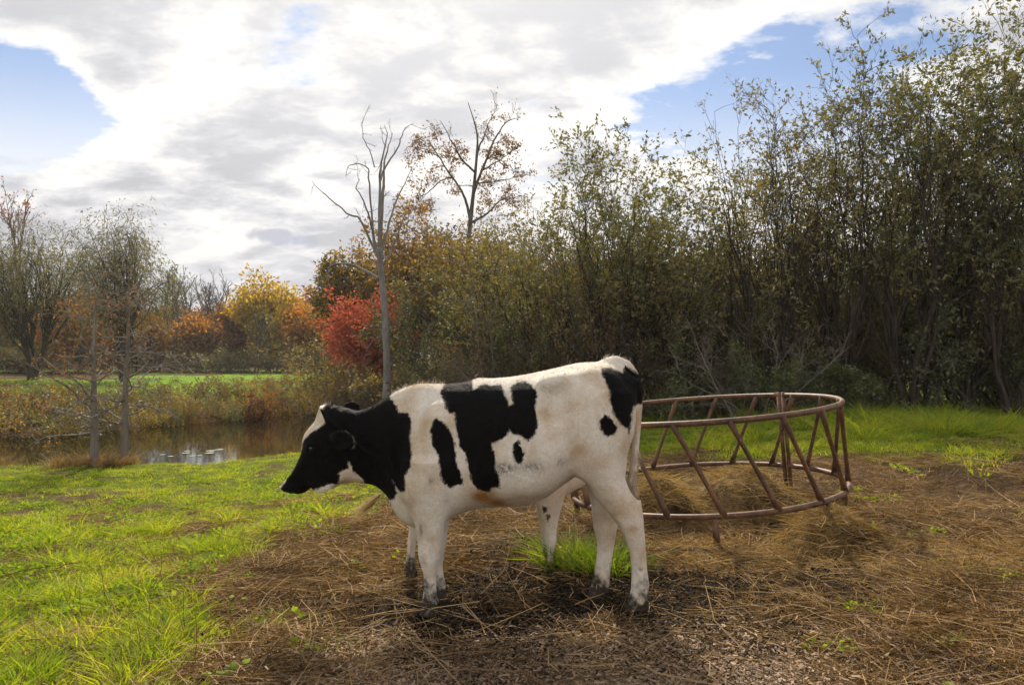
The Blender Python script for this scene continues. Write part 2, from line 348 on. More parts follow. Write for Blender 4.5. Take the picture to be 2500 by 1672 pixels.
def g_mud(x, y):
    m = np.exp(-(((x - .10) / 1.05)**2 + ((y - 4.25) / .70)**2)) * 1.5
    m = m + .8 * np.exp(-(((x - 1.6) / 1.0)**2 + ((y - 4.7) / .35)**2)) + .9 * np.exp(-(((x + .45) / .5)**2 + ((y - 3.85) / .3)**2))
    m = m + .8 * ss(.56, .68, fbm(x * 1.3 + 9, y * 1.9, 4)) * ss(-2, -.5, x)
    return np.clip(m * (.4 + 1.2 * (fbm(x * 2.2 + 3, y * 2.2, 4) - .15)), 0, 1)
u = np.linspace(-6.55, 6.55, 421); xs = .9 * np.sinh(u)
ys = np.concatenate([np.linspace(-60, 1.8, 16)[:-1], 1.8 + 2.2 * (np.exp(np.linspace(0, 5.2, 380)) - 1)])
gx, gy = np.meshgrid(xs, ys, indexing='ij')
gz = ground(gx, gy)
V = np.stack([gx, gy, gz], -1).reshape(-1, 3); ni, nj = gx.shape
ii = (np.arange(ni - 1)[:, None] * nj + np.arange(nj - 1)); Fq = np.stack([ii, ii + nj, ii + nj + 1, ii + 1], -1).reshape(-1, 4)
lawn = (ss(24, 30, gy) * (1 - ss(60, 75, gy)) * ss(2, -4, gx) * ss(.42, .56, fbm(gx * .16 + 7, gy * .22 + 2, 3))).ravel()
me = mesh('ground', V, Fq, True, {'grass': ('POINT', np.clip(g_grass(gx, gy), 0, 1).ravel() * .9), 'mud': ('POINT', g_mud(gx, gy).ravel()), 'lawn': ('POINT', lawn)})
tag(obj('ground', me, M['soil']), kind='structure')
px0, px1, py0, py1 = -32, -2.5, 11, 27
me = mesh('pond_water', np.array([(px0, py0, WATER_Z), (px1, py0, WATER_Z), (px1, py1, WATER_Z), (px0, py1, WATER_Z)]), np.array([[0, 1, 2, 3]]))
tag(obj('pond_water', me, M['water']), kind='structure')

# ------------------------------------------------------------------ scatter with geometry nodes (only for uncountable cover)
def scatter(name, pts, rot, scl, protos, material, label, cat, realize=True):
    pc = bpy.data.collections.new(name + '_clumps')
    for me in protos:
        o = bpy.data.objects.new(me.name, me); pc.objects.link(o)
        if not me.materials: me.materials.append(material)
    me = bpy.data.meshes.new(name); n = len(pts)
    me.vertices.add(n); me.vertices.foreach_set('co', np.ascontiguousarray(pts, np.float32).ravel())
    a = me.attributes.new('rot', 'FLOAT_VECTOR', 'POINT'); a.data.foreach_set('vector', np.ascontiguousarray(rot, np.float32).ravel())
    a = me.attributes.new('scl', 'FLOAT', 'POINT'); a.data.foreach_set('value', np.ascontiguousarray(scl, np.float32))
    a = me.attributes.new('pick', 'INT', 'POINT'); a.data.foreach_set('value', rng.integers(0, len(protos), n).astype(np.int32))
    me.materials.append(material)
    o = obj(name, me)
    ng = bpy.data.node_groups.new(name, 'GeometryNodeTree')
    ng.interface.new_socket('Geometry', in_out='INPUT', socket_type='NodeSocketGeometry'); ng.interface.new_socket('Geometry', in_out='OUTPUT', socket_type='NodeSocketGeometry')
    gi = N(ng, 'NodeGroupInput'); go = N(ng, 'NodeGroupOutput')
    ip = N(ng, 'GeometryNodeInstanceOnPoints'); ci = N(ng, 'GeometryNodeCollectionInfo')
    ci.inputs['Collection'].default_value = pc; ci.inputs['Separate Children'].default_value = True; ci.inputs['Reset Children'].default_value = True
    def na(nm, ty):
        q = N(ng, 'GeometryNodeInputNamedAttribute', data_type=ty); q.inputs[0].default_value = nm; return q.outputs['Attribute']
    er = N(ng, 'FunctionNodeEulerToRotation'); L(ng, na('rot', 'FLOAT_VECTOR'), er.inputs[0])
    L(ng, gi.outputs[0], ip.inputs['Points']); L(ng, ci.outputs[0], ip.inputs['Instance']); ip.inputs['Pick Instance'].default_value = True
    L(ng, na('pick', 'INT'), ip.inputs['Instance Index']); L(ng, er.outputs[0], ip.inputs['Rotation']); L(ng, na('scl', 'FLOAT'), ip.inputs['Scale'])
    if realize:
        ri = N(ng, 'GeometryNodeRealizeInstances'); L(ng, ip.outputs[0], ri.inputs[0]); L(ng, ri.outputs[0], go.inputs[0])
    else: L(ng, ip.outputs[0], go.inputs[0])
    md = o.modifiers.new('scatter', 'NODES'); md.node_group = ng
    tag(o, label, cat, kind='stuff')
    return o
def clump_grass(n, rad, h, wd, lean=.55):
    r = rad * np.sqrt(rng.random(n)); a = rng.random(n) * 2 * np.pi
    b = np.stack([r * np.cos(a), r * np.sin(a), np.full(n, -.01)], 1)
    out = np.stack([np.cos(a), np.sin(a), np.zeros(n)], 1) * (r / rad)[:, None]
    dr = unit(np.array([0, 0, 1.]) + out * lean * .6 + rng.normal(size=(n, 3)) * .28)
    bend = (out * lean + rng.normal(size=(n, 3)) * .3) * .7; bend[:, 2] = -.15 - .35 * rng.random(n)
    return strands(b, dr, h * (.45 + .75 * rng.random(n)), wd * (.7 + .6 * rng.random(n)), bend, 2)
def clump_straw(n, rad, ln, wd, lift=.18, curl=.35):
    b = np.stack([rng.normal(size=n) * rad * .6, rng.normal(size=n) * rad * .6, rng.random(n) * .02], 1)
    a = rng.random(n) * 2 * np.pi
    dr = unit(np.stack([np.cos(a), np.sin(a), rng.random(n)**2 * lift * 2], 1))
    be = rng.normal(size=(n, 3)) * curl; be[:, 2] = -np.abs(be[:, 2]) * .5 * lift
    return strands(b, dr, ln * (.3 + rng.random(n)), wd * (.6 + .8 * rng.random(n)), be, 2, taper=.6)
def clump_chip(n, rad, s):
    b = np.stack([rng.normal(size=n) * rad * .6, rng.normal(size=n) * rad * .6, rng.random(n) * .012], 1)
    a = rng.random(n) * 2 * np.pi
    dr = unit(np.stack([np.cos(a), np.sin(a), rng.normal(size=n) * .25], 1))
    wd = np.stack([-np.sin(a), np.cos(a), rng.normal(size=n) * .4], 1)
    wd = np.cross(dr, wd)
    ln = s * (.4 + rng.random(n)**2 * 1.6)
    return strands(b, dr, ln, ln * (.25 + .35 * rng.random(n)), np.zeros((n, 3)), 1, wdir=wd, taper=.7)
def mk(nm, t): return mesh(nm, *t[:2], False, t[2])
def frustum_pts(n, y0, y1, xa, xb, power=2.0):
    y = (y0**(1 - power) + rng.random(n) * (y1**(1 - power) - y0**(1 - power)))**(1 / (1 - power)) if power != 1 else y0 * (y1 / y0)**rng.random(n)
    x = np.clip(xa, -.80 * y - .6, None) if np.isscalar(xa) else xa
    lo = np.maximum(xa, -.78 * y - .5); hi = np.minimum(xb, .78 * y + .5)
    return lo + rng.random(n) * (hi - lo), y, hi - lo
def place(x, y, dz=0.0): return np.stack([x, y, ground(x, y) + dz], 1)
def rots(n, tilt=.15): return np.stack([rng.normal(size=n) * tilt, rng.normal(size=n) * tilt, rng.random(n) * 6.283], 1)
# lawn
gp = [mk('grass_clump', clump_grass(44, .14, .090, .0070)) for _ in range(5)]
x, y, wdt = frustum_pts(17000, 2.5, 15.5, -14, 10, 1.15)
keep = (rng.random(len(x)) < g_grass(x, y) * 1.05) & (poly_sd(x, y, POND) > .35)
x, y = x[keep], y[keep]
hgt = (.25 + 1.25 * fbm(x * 1.7, y * 1.7 + 40, 3)**1.3) * (1.15 - .30 * ss(3, 8, y))
hgt = np.where(x > 1.2, hgt * 1.5, hgt)
scatter('lawn_grass', place(x, y), rots(len(x), .12), hgt, gp, M['grass'], 'short bright green pasture grass with worn brown gaps', 'grass', False)
x, y, _w = frustum_pts(2600, 2.5, 13, -11, 0, 1.3)
keep = (rng.random(len(x)) < .6 * ss(.1, .5, g_grass(x, y)) * ss(.35, .6, fbm(x * 2.2 + 8, y * 2.2, 3))) & (poly_sd(x, y, POND) > .6)
x, y = x[keep], y[keep]
scatter('dead_grass', place(x, y), rots(len(x), .3), .35 + .45 * rng.random(len(x)), [mk('dead_grass_clump', clump_grass(26, .15, .12, .006, 1.2)) for _ in range(3)], M['dry_grass'], 'tan dead grass mixed into the green pasture', 'grass')
# lusher taller tufts near the camera and along the hedge foot
gp = [mk('tall_grass_clump', clump_grass(70, .10, .26, .0085, .9)) for _ in range(4)]
x, y, _w = frustum_pts(2600, 2.5, 7.5, -6, -.6, 1.4)
den = ss(.47, .58, fbm(x * 1.7 + 2, y * 1.7 + 8, 3)) * g_grass(x + .1, y)
keep = rng.random(len(x)) < den * .95
x, y = x[keep], y[keep]
x2 = 2.6 + rng.random(900) * 10; y2 = 10.2 + rng.random(900) * 5 - .15 * (x2 - 4)
k2 = rng.random(900) < ss(.4, .6, fbm(x2 * .7, y2 * .7 + 4, 3))
x2, y2 = x2[k2], y2[k2]
x = np.concatenate([x, x2]); y = np.concatenate([y, y2])
scatter('tall_grass', place(x, y), rots(len(x), .2), np.where(y > 8, 1.2, .60) * (.6 + .7 * rng.random(len(x))), gp, M['grass'], 'long arching green grass tufts growing in the pasture', 'grass', False)
# clover and low broad leaves in the pasture, a few sprouts in the litter
def clump_clover(n, rad, s_):
    r = rad * np.sqrt(rng.random(n)); a = rng.random(n) * 6.283
    q = np.stack([r * np.cos(a), r * np.sin(a), .012 + .04 * rng.random(n)], 1)
    V_, F_, A_ = leaves(q, np.full(n, s_), .8, -.1, np.stack([np.cos(a), np.sin(a), .2 * np.ones(n)], 1))
    return V_, F_, {'rnd': ('POINT', np.repeat(A_['rnd'][1], 4))}
cv_ = [mk('clover_clump', clump_clover(40, .13, .028)) for _ in range(4)]
x, y, _w = frustum_pts(6500, 2.5, 12.5, -10, 6, 1.3)
gg = g_grass(x, y); pn = fbm(x * 1.9 + 30, y * 1.9, 3)
keep = (rng.random(len(x)) < np.where(gg > .35, .75 * ss(.46, .60, pn), .16 * ss(.56, .66, pn) * (1 - g_mud(x, y)) * ss(3.4, 4.0, y))) & (poly_sd(x, y, POND) > .6)
x, y = x[keep], y[keep]
scatter('clover', place(x, y), rots(len(x), .15), .6 + .7 * rng.random(len(x)), cv_, M['weed'], 'low clover and sprouting broad leaves among the grass and litter', 'clover')
# straw litter
sp = [mk('straw_clump', clump_straw(46, .19, .15, .0042, .14, .5)) for _ in range(5)]
x, y, _w = frustum_pts(10500, 2.5, 10.5, -5, 7.5, 1.5)
gg = g_grass(x, y)
chipz = ss(3.75, 3.35, y + .3 * (fbm(x * 1.5, y * 1.5) - .5)) * ss(-1.0, -.5, x) * ss(1.7, 1.1, x)
keep = rng.random(len(x)) < (1 - .85 * gg) * (.06 + .85 * ss(.42, .62, fbm(x * 2.4 + 1, y * 2.4, 4))) * (1 - .93 * np.clip(g_mud(x, y) * 1.3, 0, 1)) * (1 - .92 * chipz)
x, y = x[keep], y[keep]
scatter('straw_litter', place(x, y, .004), rots(len(x), .1), .6 + .8 * rng.random(len(x)), sp, M['straw'], 'loose brown straw and dry stems littering the bare ground', 'straw')
ls = [mk('stem_clump', clump_straw(6, .25, .34, .0055, .2, .6)) for _ in range(4)]
x, y, _w = frustum_pts(500, 2.5, 8.5, -3.5, 6.5, 1.5)
keep = rng.random(len(x)) < (1 - .9 * g_grass(x, y)) * .6
x, y = x[keep], y[keep]
scatter('weed_stems', place(x, y, .012), rots(len(x), .1), .6 + .8 * rng.random(len(x)), ls, M['straw'], 'long curved dry weed stems lying across the litter', 'stems')
# stiff standing stubble stems
st = [mk('stubble_clump', strands(np.stack([rng.normal(size=14) * .12, rng.normal(size=14) * .12, np.zeros(14)], 1), unit(np.array([0, 0, .8]) + rng.normal(size=(14, 3)) * .6), .08 + .14 * rng.random(14), np.full(14, .005), rng.normal(size=(14, 3)) * .2, 3)) for _ in range(3)]
x, y, _w = frustum_pts(1500, 2.6, 8, -3, 6, 1.5)
keep = rng.random(len(x)) < (1 - gg[:1500]) * .6 * (1 - g_mud(x, y)) * (1 - ss(3.7, 3.3, y) * ss(-.9, -.4, x) * ss(1.7, 1.1, x))
x, y = x[keep], y[keep]
scatter('dry_stubble', place(x, y), rots(len(x), .15), .6 + .7 * rng.random(len(x)), st, M['straw'], 'stiff broken brown weed stems standing out of the litter', 'stubble')
# wood chips
cp = [mk('chip_clump', clump_chip(70, .16, .015)) for _ in range(4)]
x, y, _w = frustum_pts(5200, 2.4, 4.4, -1.6, 2.6, 1.3)
chipz = ss(3.95, 3.35, y + .5 * (fbm(x * 1.5, y * 1.5) - .5)) * ss(-1.25, -.7, x) * ss(2.2, 1.2, x)
keep = rng.random(len(x)) < chipz
x, y = x[keep], y[keep]
scatter('wood_chips', place(x, y, .016), rots(len(x), .12), .7 + .6 * rng.random(len(x)), cp, M['chip'], 'pale wood chips strewn over the ground in the foreground', 'wood chips')
# small clods of mud
def clods(n):
    a = np.array([(1, 0, 0), (-1, 0, 0), (0, 1, 0), (0, -1, 0), (0, 0, 1), (0, 0, -1)], float)
    f = np.array([(0, 2, 4), (2, 1, 4), (1, 3, 4), (3, 0, 4), (2, 0, 5), (1, 2, 5), (3, 1, 5), (0, 3, 5)])
    c = np.stack([rng.normal(size=n) * .1, rng.normal(size=n) * .1, rng.random(n) * .01], 1)
    s = .003 + .008 * rng.random(n)**2
    Vv = (c[:, None] + a * s[:, None, None] * (.6 + .8 * rng.random((n, 6, 1)))).reshape(-1, 3)
    return Vv, (f[None] + (np.arange(n) * 6)[:, None, None]).reshape(-1, 3), {'rnd': ('POINT', np.repeat(rng.random(n), 6))}
M['clod'] = strand_mat('mud_clod', [(0, (.008, .006, .004)), (.7, (.03, .02, .012)), (1, (.07, .045, .026))], 0, .7, .03)
cl_ = [mk('clod_clump', clods(30)) for _ in range(3)]
x = rng.normal(size=1200) * 1.1 + .3; y = 4.2 + rng.normal(size=1200) * .7
keep = (rng.random(len(x)) < g_mud(x, y) * 1.2) & (y > 2.6)
x, y = x[keep], y[keep]
scatter('mud_clods', place(x, y), rots(len(x), .1), .8 + .6 * rng.random(len(x)), cl_, M['clod'], 'dark crumbly mud clods trodden around the cattle hooves', 'mud')

# ------------------------------------------------------------------ cattle: one continuous skin from a distance field
def surface_nets(D, org, h):
    ins = D < 0
    s = ins[:-1, :-1, :-1].astype(np.int8)
    for a in (0, 1):
        for b in (0, 1):
            for c in (0, 1):
                if a + b + c: s = s + ins[a:ins.shape[0] - 1 + a, b:ins.shape[1] - 1 + b, c:ins.shape[2] - 1 + c]
    act = np.argwhere((s > 0) & (s < 8))
    idx = np.full(s.shape, -1, np.int32); idx[act[:, 0], act[:, 1], act[:, 2]] = np.arange(len(act))
    cor = [(a, b, c) for a in (0, 1) for b in (0, 1) for c in (0, 1)]
    val = {q: D[act[:, 0] + q[0], act[:, 1] + q[1], act[:, 2] + q[2]] for q in cor}
    pos = np.zeros((len(act), 3)); cnt = np.zeros(len(act))
    for q in cor:
        for ax in range(3):
            if q[ax]: continue
            q2 = tuple(1 if i == ax else q[i] for i in range(3))
            va, vb = val[q], val[q2]; m = (va < 0) != (vb < 0)
            t = np.where(m, va / np.where(m, va - vb, 1), 0)
            p = np.tile(np.array(q, float), (len(act), 1)); p[:, ax] += t
            pos += p * m[:, None]; cnt += m
    V = (act + pos / cnt[:, None]) * h + org
    quads = []
    for ax in range(3):
        o1, o2 = [(1, 2), (2, 0), (0, 1)][ax]
        sl0 = [slice(1, -1)] * 3; sl1 = [slice(1, -1)] * 3
        sl0[ax] = slice(0, -1); sl1[ax] = slice(1, None)
        A = ins[tuple(sl0)]; B = ins[tuple(sl1)]
        e = np.argwhere(A != B); off = np.ones(3, int); off[ax] = 0
        g = e + off; sgn = A[e[:, 0], e[:, 1], e[:, 2]]
        d1 = np.zeros(3, int); d1[o1] = 1; d2 = np.zeros(3, int); d2[o2] = 1
        q = [idx[tuple((g - d1 - d2).T)], idx[tuple((g - d2).T)], idx[tuple(g.T)], idx[tuple((g - d1).T)]]
        q = np.stack(q, 1); q[~sgn] = q[~sgn][:, ::-1]
        quads.append(q)
    return V, np.concatenate(quads)
def relax(V, Fq, it=3, lam=.5, mu=-.52):
    e = np.concatenate([Fq[:, [0, 1]], Fq[:, [1, 2]], Fq[:, [2, 3]], Fq[:, [3, 0]]])
    deg = np.bincount(e.ravel(), minlength=len(V)).astype(float)
    for k in range(it):
        for l in (lam, mu):
            acc = np.stack([np.bincount(e[:, 0], V[e[:, 1], c], len(V)) + np.bincount(e[:, 1], V[e[:, 0], c], len(V)) for c in range(3)], 1)
            V = V + l * (acc / deg[:, None] - V)
    return V
YC = 4.28                                   # depth of the cow's middle plane
KX = F / YC
cx = lambda p: (np.asarray(p, float) - 1250) / KX
cz = lambda p: EYE - (np.asarray(p, float) - HY) / KX
def smin(a, b, k):
    h = np.clip(.5 + .5 * (b - a) / k, 0, 1); return b * (1 - h) + a * h - k * h * (1 - h)
# torso and neck: column of the photo -> top, bottom, half width, height of the widest level (0 bottom .. 1 top), upper exponent
TORSO = np.array([
 # x     top   bot   w    wl   q
 (832, 1022, 1165, .075, .55, 2.0), (853, 1011, 1176, .085, .55, 2.0), (885, 1000, 1178, .095, .52, 1.9), (917, 987, 1184, .103, .50, 1.8), (944, 971, 1206, .115, .48, 1.75), (965, 956, 1240, .135, .46, 1.7),
 (992, 944, 1275, .158, .45, 1.6), (1024, 936, 1292, .180, .44, 1.6), (1060, 937, 1288, .205, .44, 1.6), (1090, 937, 1270, .225, .43, 1.65), (1120, 934, 1252, .245, .42, 1.7), (1147, 929, 1243, .262, .42, 1.75), (1170, 922, 1238, .275, .41, 1.75), (1200, 924, 1235, .290, .40, 1.8),
 (1240, 921, 1234, .305, .40, 1.85), (1285, 914, 1231, .312, .40, 1.9), (1333, 904, 1212, .308, .42, 1.95), (1376, 894, 1180, .290, .46, 2.0), (1410, 886, 1156, .270, .52, 2.1), (1445, 884, 1140, .245, .58, 2.2), (1480, 883, 1128, .215, .6, 2.2), (1505, 886, 1112, .180, .6, 2.1), (1525, 898, 1090, .145, .6, 2.0), (1540, 918, 1060, .105, .55, 2.0), (1550, 945, 1020, .065, .5, 2.0), (1557, 975, 990, .02, .5, 2.0)])
def leg_table(rows, Y): # rows: py, x front, x rear, half thickness
    k = F / Y; a = np.array(rows, float)
    return np.stack([EYE - (a[:, 0] - HY) / k, (a[:, 1] - 1250) / k, (a[:, 2] - 1250) / k, a[:, 3]], 1)[::-1]
LEGS = [
 (leg_table([(1120, 985, 1130, .12), (1170, 985, 1122, .11), (1205, 992, 1112, .095), (1230, 1001, 1103, .083), (1278, 1014, 1087, .064), (1326, 1020, 1080, .052), (1350, 1021, 1076, .052), (1368, 1024, 1072, .052), (1385, 1029, 1068, .045), (1406, 1035, 1065, .036), (1440, 1034, 1065, .034), (1462, 1031, 1068, .043), (1474, 1032, 1067, .040), (1480, 1029, 1069, .046), (1500, 1022, 1070, .054)], 4.15), -.125, -.15),
 (leg_table([(1140, 1000, 1120, .10), (1200, 1010, 1108, .085), (1278, 1024, 1096, .06), (1335, 1034, 1087, .052), (1352, 1036, 1085, .052), (1370, 1040, 1082, .044), (1390, 1047, 1081, .036), (1412, 1048, 1085, .036), (1428, 1047, 1089, .043), (1440, 1047, 1087, .042), (1446, 1044, 1088, .046), (1466, 1038, 1086, .052)], 4.41), .125, .15),
 (leg_table([(960, 1400, 1546, .10), (1010, 1386, 1541, .115), (1070, 1384, 1535, .12), (1120, 1392, 1529, .112), (1166, 1420, 1525, .094), (1200, 1444, 1539, .076), (1232, 1468, 1563, .06), (1246, 1480, 1568, .056), (1262, 1494, 1571, .05), (1280, 1507, 1572, .046), (1304, 1522, 1574, .040), (1345, 1537, 1577, .034), (1386, 1542, 1580, .034), (1418, 1542, 1584, .043), (1436, 1542, 1586, .045), (1446, 1540, 1584, .044), (1452, 1537, 1585, .048), (1490, 1526, 1584, .056)], 4.14), -.135, -.14),
 (leg_table([(1000, 1400, 1530, .11), (1080, 1410, 1530, .11), (1130, 1420, 1530, .10), (1176, 1430, 1526, .088), (1222, 1442, 1522, .07), (1265, 1447, 1514, .056), (1290, 1449, 1507, .05), (1314, 1457, 1503, .044), (1345, 1459, 1498, .036), (1390, 1453, 1491, .036), (1413, 1448, 1489, .043), (1428, 1445, 1488, .044), (1438, 1442, 1484, .043), (1443, 1438, 1484, .048), (1470, 1428, 1477, .055)], 4.40), .135, .12)]
HEAD = np.array([  # along the head (crop px), top, bottom, half width (m), widest level, q
 (-190, 350, 300, .020, .5, 2), (-165, 385, 230, .045, .5, 2), (-110, 398, 30, .070, .55, 2), (-40, 390, -260, .088, .6, 2), (60, 388, -430, .100, .64, 2.3), (190, 394, -545, .108, .68, 2.5), (316, 386, -595, .112, .72, 2.5), (400, 348, -598, .108, .74, 2.4), (480, 292, -570, .100, .74, 2.3), (602, 229, -490, .086, .72, 2.2), (700, 204, -408, .076, .68, 2.2), (775, 183, -340, .069, .64, 2.2), (850, 163, -268, .064, .6, 2.2), (910, 148, -226, .062, .55, 2.3), (980, 137, -212, .065, .5, 2.5), (1050, 132, -196, .070, .5, 2.7), (1110, 118, -155, .069, .5, 2.6), (1155, 86, -102, .056, .5, 2.3), (1180, 35, -52, .032, .5, 2), (1190, 0, -20, .008, .5, 2)])
CR = 6.273 * KX                              # crop px per metre on the head
def field_profile(tab, s, up, lat, h, hi=True):
    top = np.interp(s, tab[:, 0], tab[:, 1]); bot = np.interp(s, tab[:, 0], tab[:, 2]); wd = np.interp(s, tab[:, 0], tab[:, 3])
    wl = np.interp(s, tab[:, 0], tab[:, 4]); q = np.interp(s, tab[:, 0], tab[:, 5])
    zm = bot + (top - bot) * wl
    t = np.where(up > zm, (up - zm) / np.maximum(top - zm, 1e-4), (zm - up) / np.maximum(zm - bot, 1e-4))
    qq = np.where(up > zm, q, 2.3)
    f = np.sqrt(np.abs(lat / np.maximum(wd, 1e-4))**2 + np.abs(t)**qq) - 1
    out = np.maximum(tab[0, 0] - s, s - tab[-1, 0])
    f = np.maximum(f, out / .05)
    g = np.gradient(f, h); gn = np.sqrt(g[0]**2 + g[1]**2 + g[2]**2)
    return np.clip(f / np.maximum(gn, .5), -.3, .4)
def smooth_tab(tab, n=160):                  # resample the table with a soft (Catmull-Rom like) interpolation
    s = np.linspace(tab[0, 0], tab[-1, 0], n); out = [s]
    for c in range(1, tab.shape[1]):
        v = np.interp(s, tab[:, 0], tab[:, c]); k = np.array([.25, .5, .25])
        for _ in range(4): v[1:-1] = k[0] * v[:-2] + k[1] * v[1:-1] + k[2] * v[2:]
        out.append(v)
    return np.stack(out, 1)
def build_cattle(h, calf=False):
    org = np.array([-1.47, -.42, -.16]); dim = np.array([2.40, .84, 1.66]); nn = (dim / h).astype(int)
    gx = (org[0] + np.arange(nn[0]) * h).astype(np.float32); gy = (org[1] + np.arange(nn[1]) * h).astype(np.float32); gz = (org[2] + np.arange(nn[2]) * h).astype(np.float32)
    D = np.full(tuple(nn), .4, np.float32)
    def box(lo, hi):
        a = np.maximum(((np.array(lo) - org) / h).astype(int), 0); b = np.minimum(((np.array(hi) - org) / h).astype(int) + 2, nn)
        sl = tuple(slice(a[i], b[i]) for i in range(3))
        return sl, np.meshgrid(gx[sl[0]], gy[sl[1]], gz[sl[2]], indexing='ij')
    def put(sl, dd, k): D[sl] = smin(D[sl], dd, k)
    def carve(sl, dd, k): D[sl] = -smin(-D[sl], dd, k)
    T = TORSO.copy()
    if calf: T = T[T[:, 0] > 905]; T[:, 2] = np.minimum(T[:, 2], np.interp(T[:, 0], [900, 960, 1040, 1400, 1500], [1120, 1150, 1180, 1150, 1120]))
    tab = T.copy(); tab[:, 0] = cx(T[:, 0]); tab[:, 1] = cz(T[:, 1]); tab[:, 2] = cz(T[:, 2])
    if calf: tab = np.vstack([[tab[0, 0] - .04, tab[0, 1] - .12, tab[0, 2] + .12, .03, .5, 2], tab])
    tab = smooth_tab(tab)
    sl, (Xg, Yg, Zg) = box((-1.1, -.40, .2), (.80, .40, 1.47))
    put(sl, field_profile(tab, Xg, Zg, Yg, h), .001)
    def ell(c, r, k, rot=0.0, cut=False, both=True, yaw=0.0):
        for sg in ((-1, 1) if both else (1,)):
            cc = np.array([c[0], c[1] * (-sg if both else 1), c[2]]); m = max(r) + .06 + k
            sl, (a, b, e) = box(cc - m, cc + m)
            a = a - cc[0]; b = b - cc[1]; e = e - cc[2]
            if yaw:
                yy = yaw * (-sg if both else 1); a, b = a * math.cos(yy) + b * math.sin(yy), -a * math.sin(yy) + b * math.cos(yy)
            c_, s_ = math.cos(rot), math.sin(rot); a, e = a * c_ + e * s_, -a * s_ + e * c_
            q = np.sqrt((a / r[0])**2 + (b / r[1])**2 + (e / r[2])**2); q2 = np.sqrt((a / r[0]**2)**2 + (b / r[1]**2)**2 + (e / r[2]**2)**2)
            dd = q * (q - 1) / np.maximum(q2, 1e-6)
            (carve if cut else put)(sl, dd, k)
    PX = lambda px, py: (float(cx(px)), float(cz(py)))
    def E_(px, py, y, r, k=.06, **kw): a, b = PX(px, py); ell((a, y, b), r, k, **kw)
    E_(1062, 1080, .145, (.13, .075, .24), .07, rot=-.25)            # shoulder blade
    E_(1032, 1170 if not calf else 1120, .15, (.10, .075, .12) if not calf else (.07, .05, .07), .06)                       # point of shoulder
    E_(1004, 1232 if not calf else 1150, .0, (.08, .085, .085) if not calf else (.05, .05, .05), .07, both=False)              # brisket
    E_(1455, 1010, .165, (.19, .085, .26), .07, rot=.15)             # thigh
    E_(1425, 1115, .170, (.075, .055, .10), .07)                     # stifle
    E_(1350, 928, .195, (.085, .060, .042), .09, rot=.15)            # hook bone
    E_(1528, 945, .085, (.05, .04, .06), .06)                        # pin bone
    E_(1328, 985, .345, (.11, .085, .10), .08, cut=True)             # flank hollow
    E_(1132, 1130, .355, (.045, .10, .20), .07, cut=True, rot=-.1)    # behind the shoulder
    E_(1498, 884, .0, (.06, .035, .03), .05, both=False)             # tail head
    for q_ in range(5): E_(1195 + q_ * 26, 1060 + q_ * 6, .388, (.014, .10, .17), .05, cut=True, rot=-.12)   # rib valleys
    E_(1162, 1100, .318, (.014, .06, .13), .03, cut=True, rot=-.18)   # skin crease
    E_(975, 1110, .185, (.02, .07, .12), .05, cut=True, rot=.3)       # neck crease
    # legs
    for rows, yb, yt in LEGS:
        t = smooth_tab(rows, 140)
        if calf: mid = (t[:, 1] + t[:, 2]) / 2; hw = (t[:, 2] - t[:, 1]) / 2 * .80; t[:, 1] = mid - hw; t[:, 2] = mid + hw; t[:, 3] *= .85
        lo = (t[:, 1].min() - .08, min(yb, yt) - .2, t[0, 0] - .02); hi = (t[:, 2].max() + .08, max(yb, yt) + .2, t[-1, 0] + .06)
        sl, (a, b, e) = box(lo, hi)
        fr = np.interp(e, t[:, 0], t[:, 1]); re = np.interp(e, t[:, 0], t[:, 2]); th = np.interp(e, t[:, 0], t[:, 3])
        yc = np.interp(e, [t[0, 0], t[-1, 0]], [yb, yt])
        f = np.sqrt(((a - (fr + re) / 2) / ((re - fr) / 2))**2 + ((b - yc) / th)**2) - 1
        g = np.gradient(f, h); gn = np.sqrt(g[0]**2 + g[1]**2 + g[2]**2)
        dd = np.clip(f / np.maximum(gn, .5), -.3, .4)
        dd = np.maximum(dd, np.maximum(t[0, 0] - e, (e - t[-1, 0])))
        put(sl, dd, .045)
    # cloven hooves
    for rows, yb, yt in LEGS:
        t = rows; z0 = t[0, 0]
        sl, (a, b, e) = box((t[0, 1] - .06, yb - .1, z0 - .02), (t[0, 1] + .05, yb + .1, z0 + .06))
        dd = np.sqrt(((a - t[0, 1] - .005) / .05)**2 + ((b - yb) / .006)**2 + ((e - z0 - .0) / .07)**2) - 1
        carve(sl, dd * .006, .006)
        xr = t[np.argmin(np.abs(t[:, 0] - (z0 + .075))), 2]
        for q in (-.018, .018):
            sl, (a, b, e) = box((xr - .05, yb + q - .05, z0 + .03), (xr + .05, yb + q + .05, z0 + .12))
            put(sl, np.sqrt((a - xr + .004)**2 + (b - yb - q)**2 + (e - z0 - .072)**2) - .014, .012)
    # head
    A = np.array(PX(680 + 900 / 6.273, 980 + 500 / 6.273)); yaw = R(-11); pitch = 0.0
    if calf: A = np.array([-.80, 1.27]); yaw = R(0); pitch = R(8)
    def to_head(a, b, e):
        a = a - A[0]; e = e - A[1]
        c_, s_ = math.cos(pitch), math.sin(pitch); a, e = a * c_ + e * s_, -a * s_ + e * c_
        c_, s_ = math.cos(yaw), math.sin(yaw); a, b = a * c_ + b * s_, -a * s_ + b * c_
        return (a * -.662 + e * -.750), (a * -.750 + e * .662), b
    def from_head(s, n, b):
        a = s * -.662 + n * -.750; e = s * -.750 + n * .662
        c_, s_ = math.cos(-yaw), math.sin(-yaw); a, b = a * c_ + b * s_, -a * s_ + b * c_
        c_, s_ = math.cos(-pitch), math.sin(-pitch); a, e = a * c_ + e * s_, -a * s_ + e * c_
        return np.array([a + A[0], b, e + A[1]])
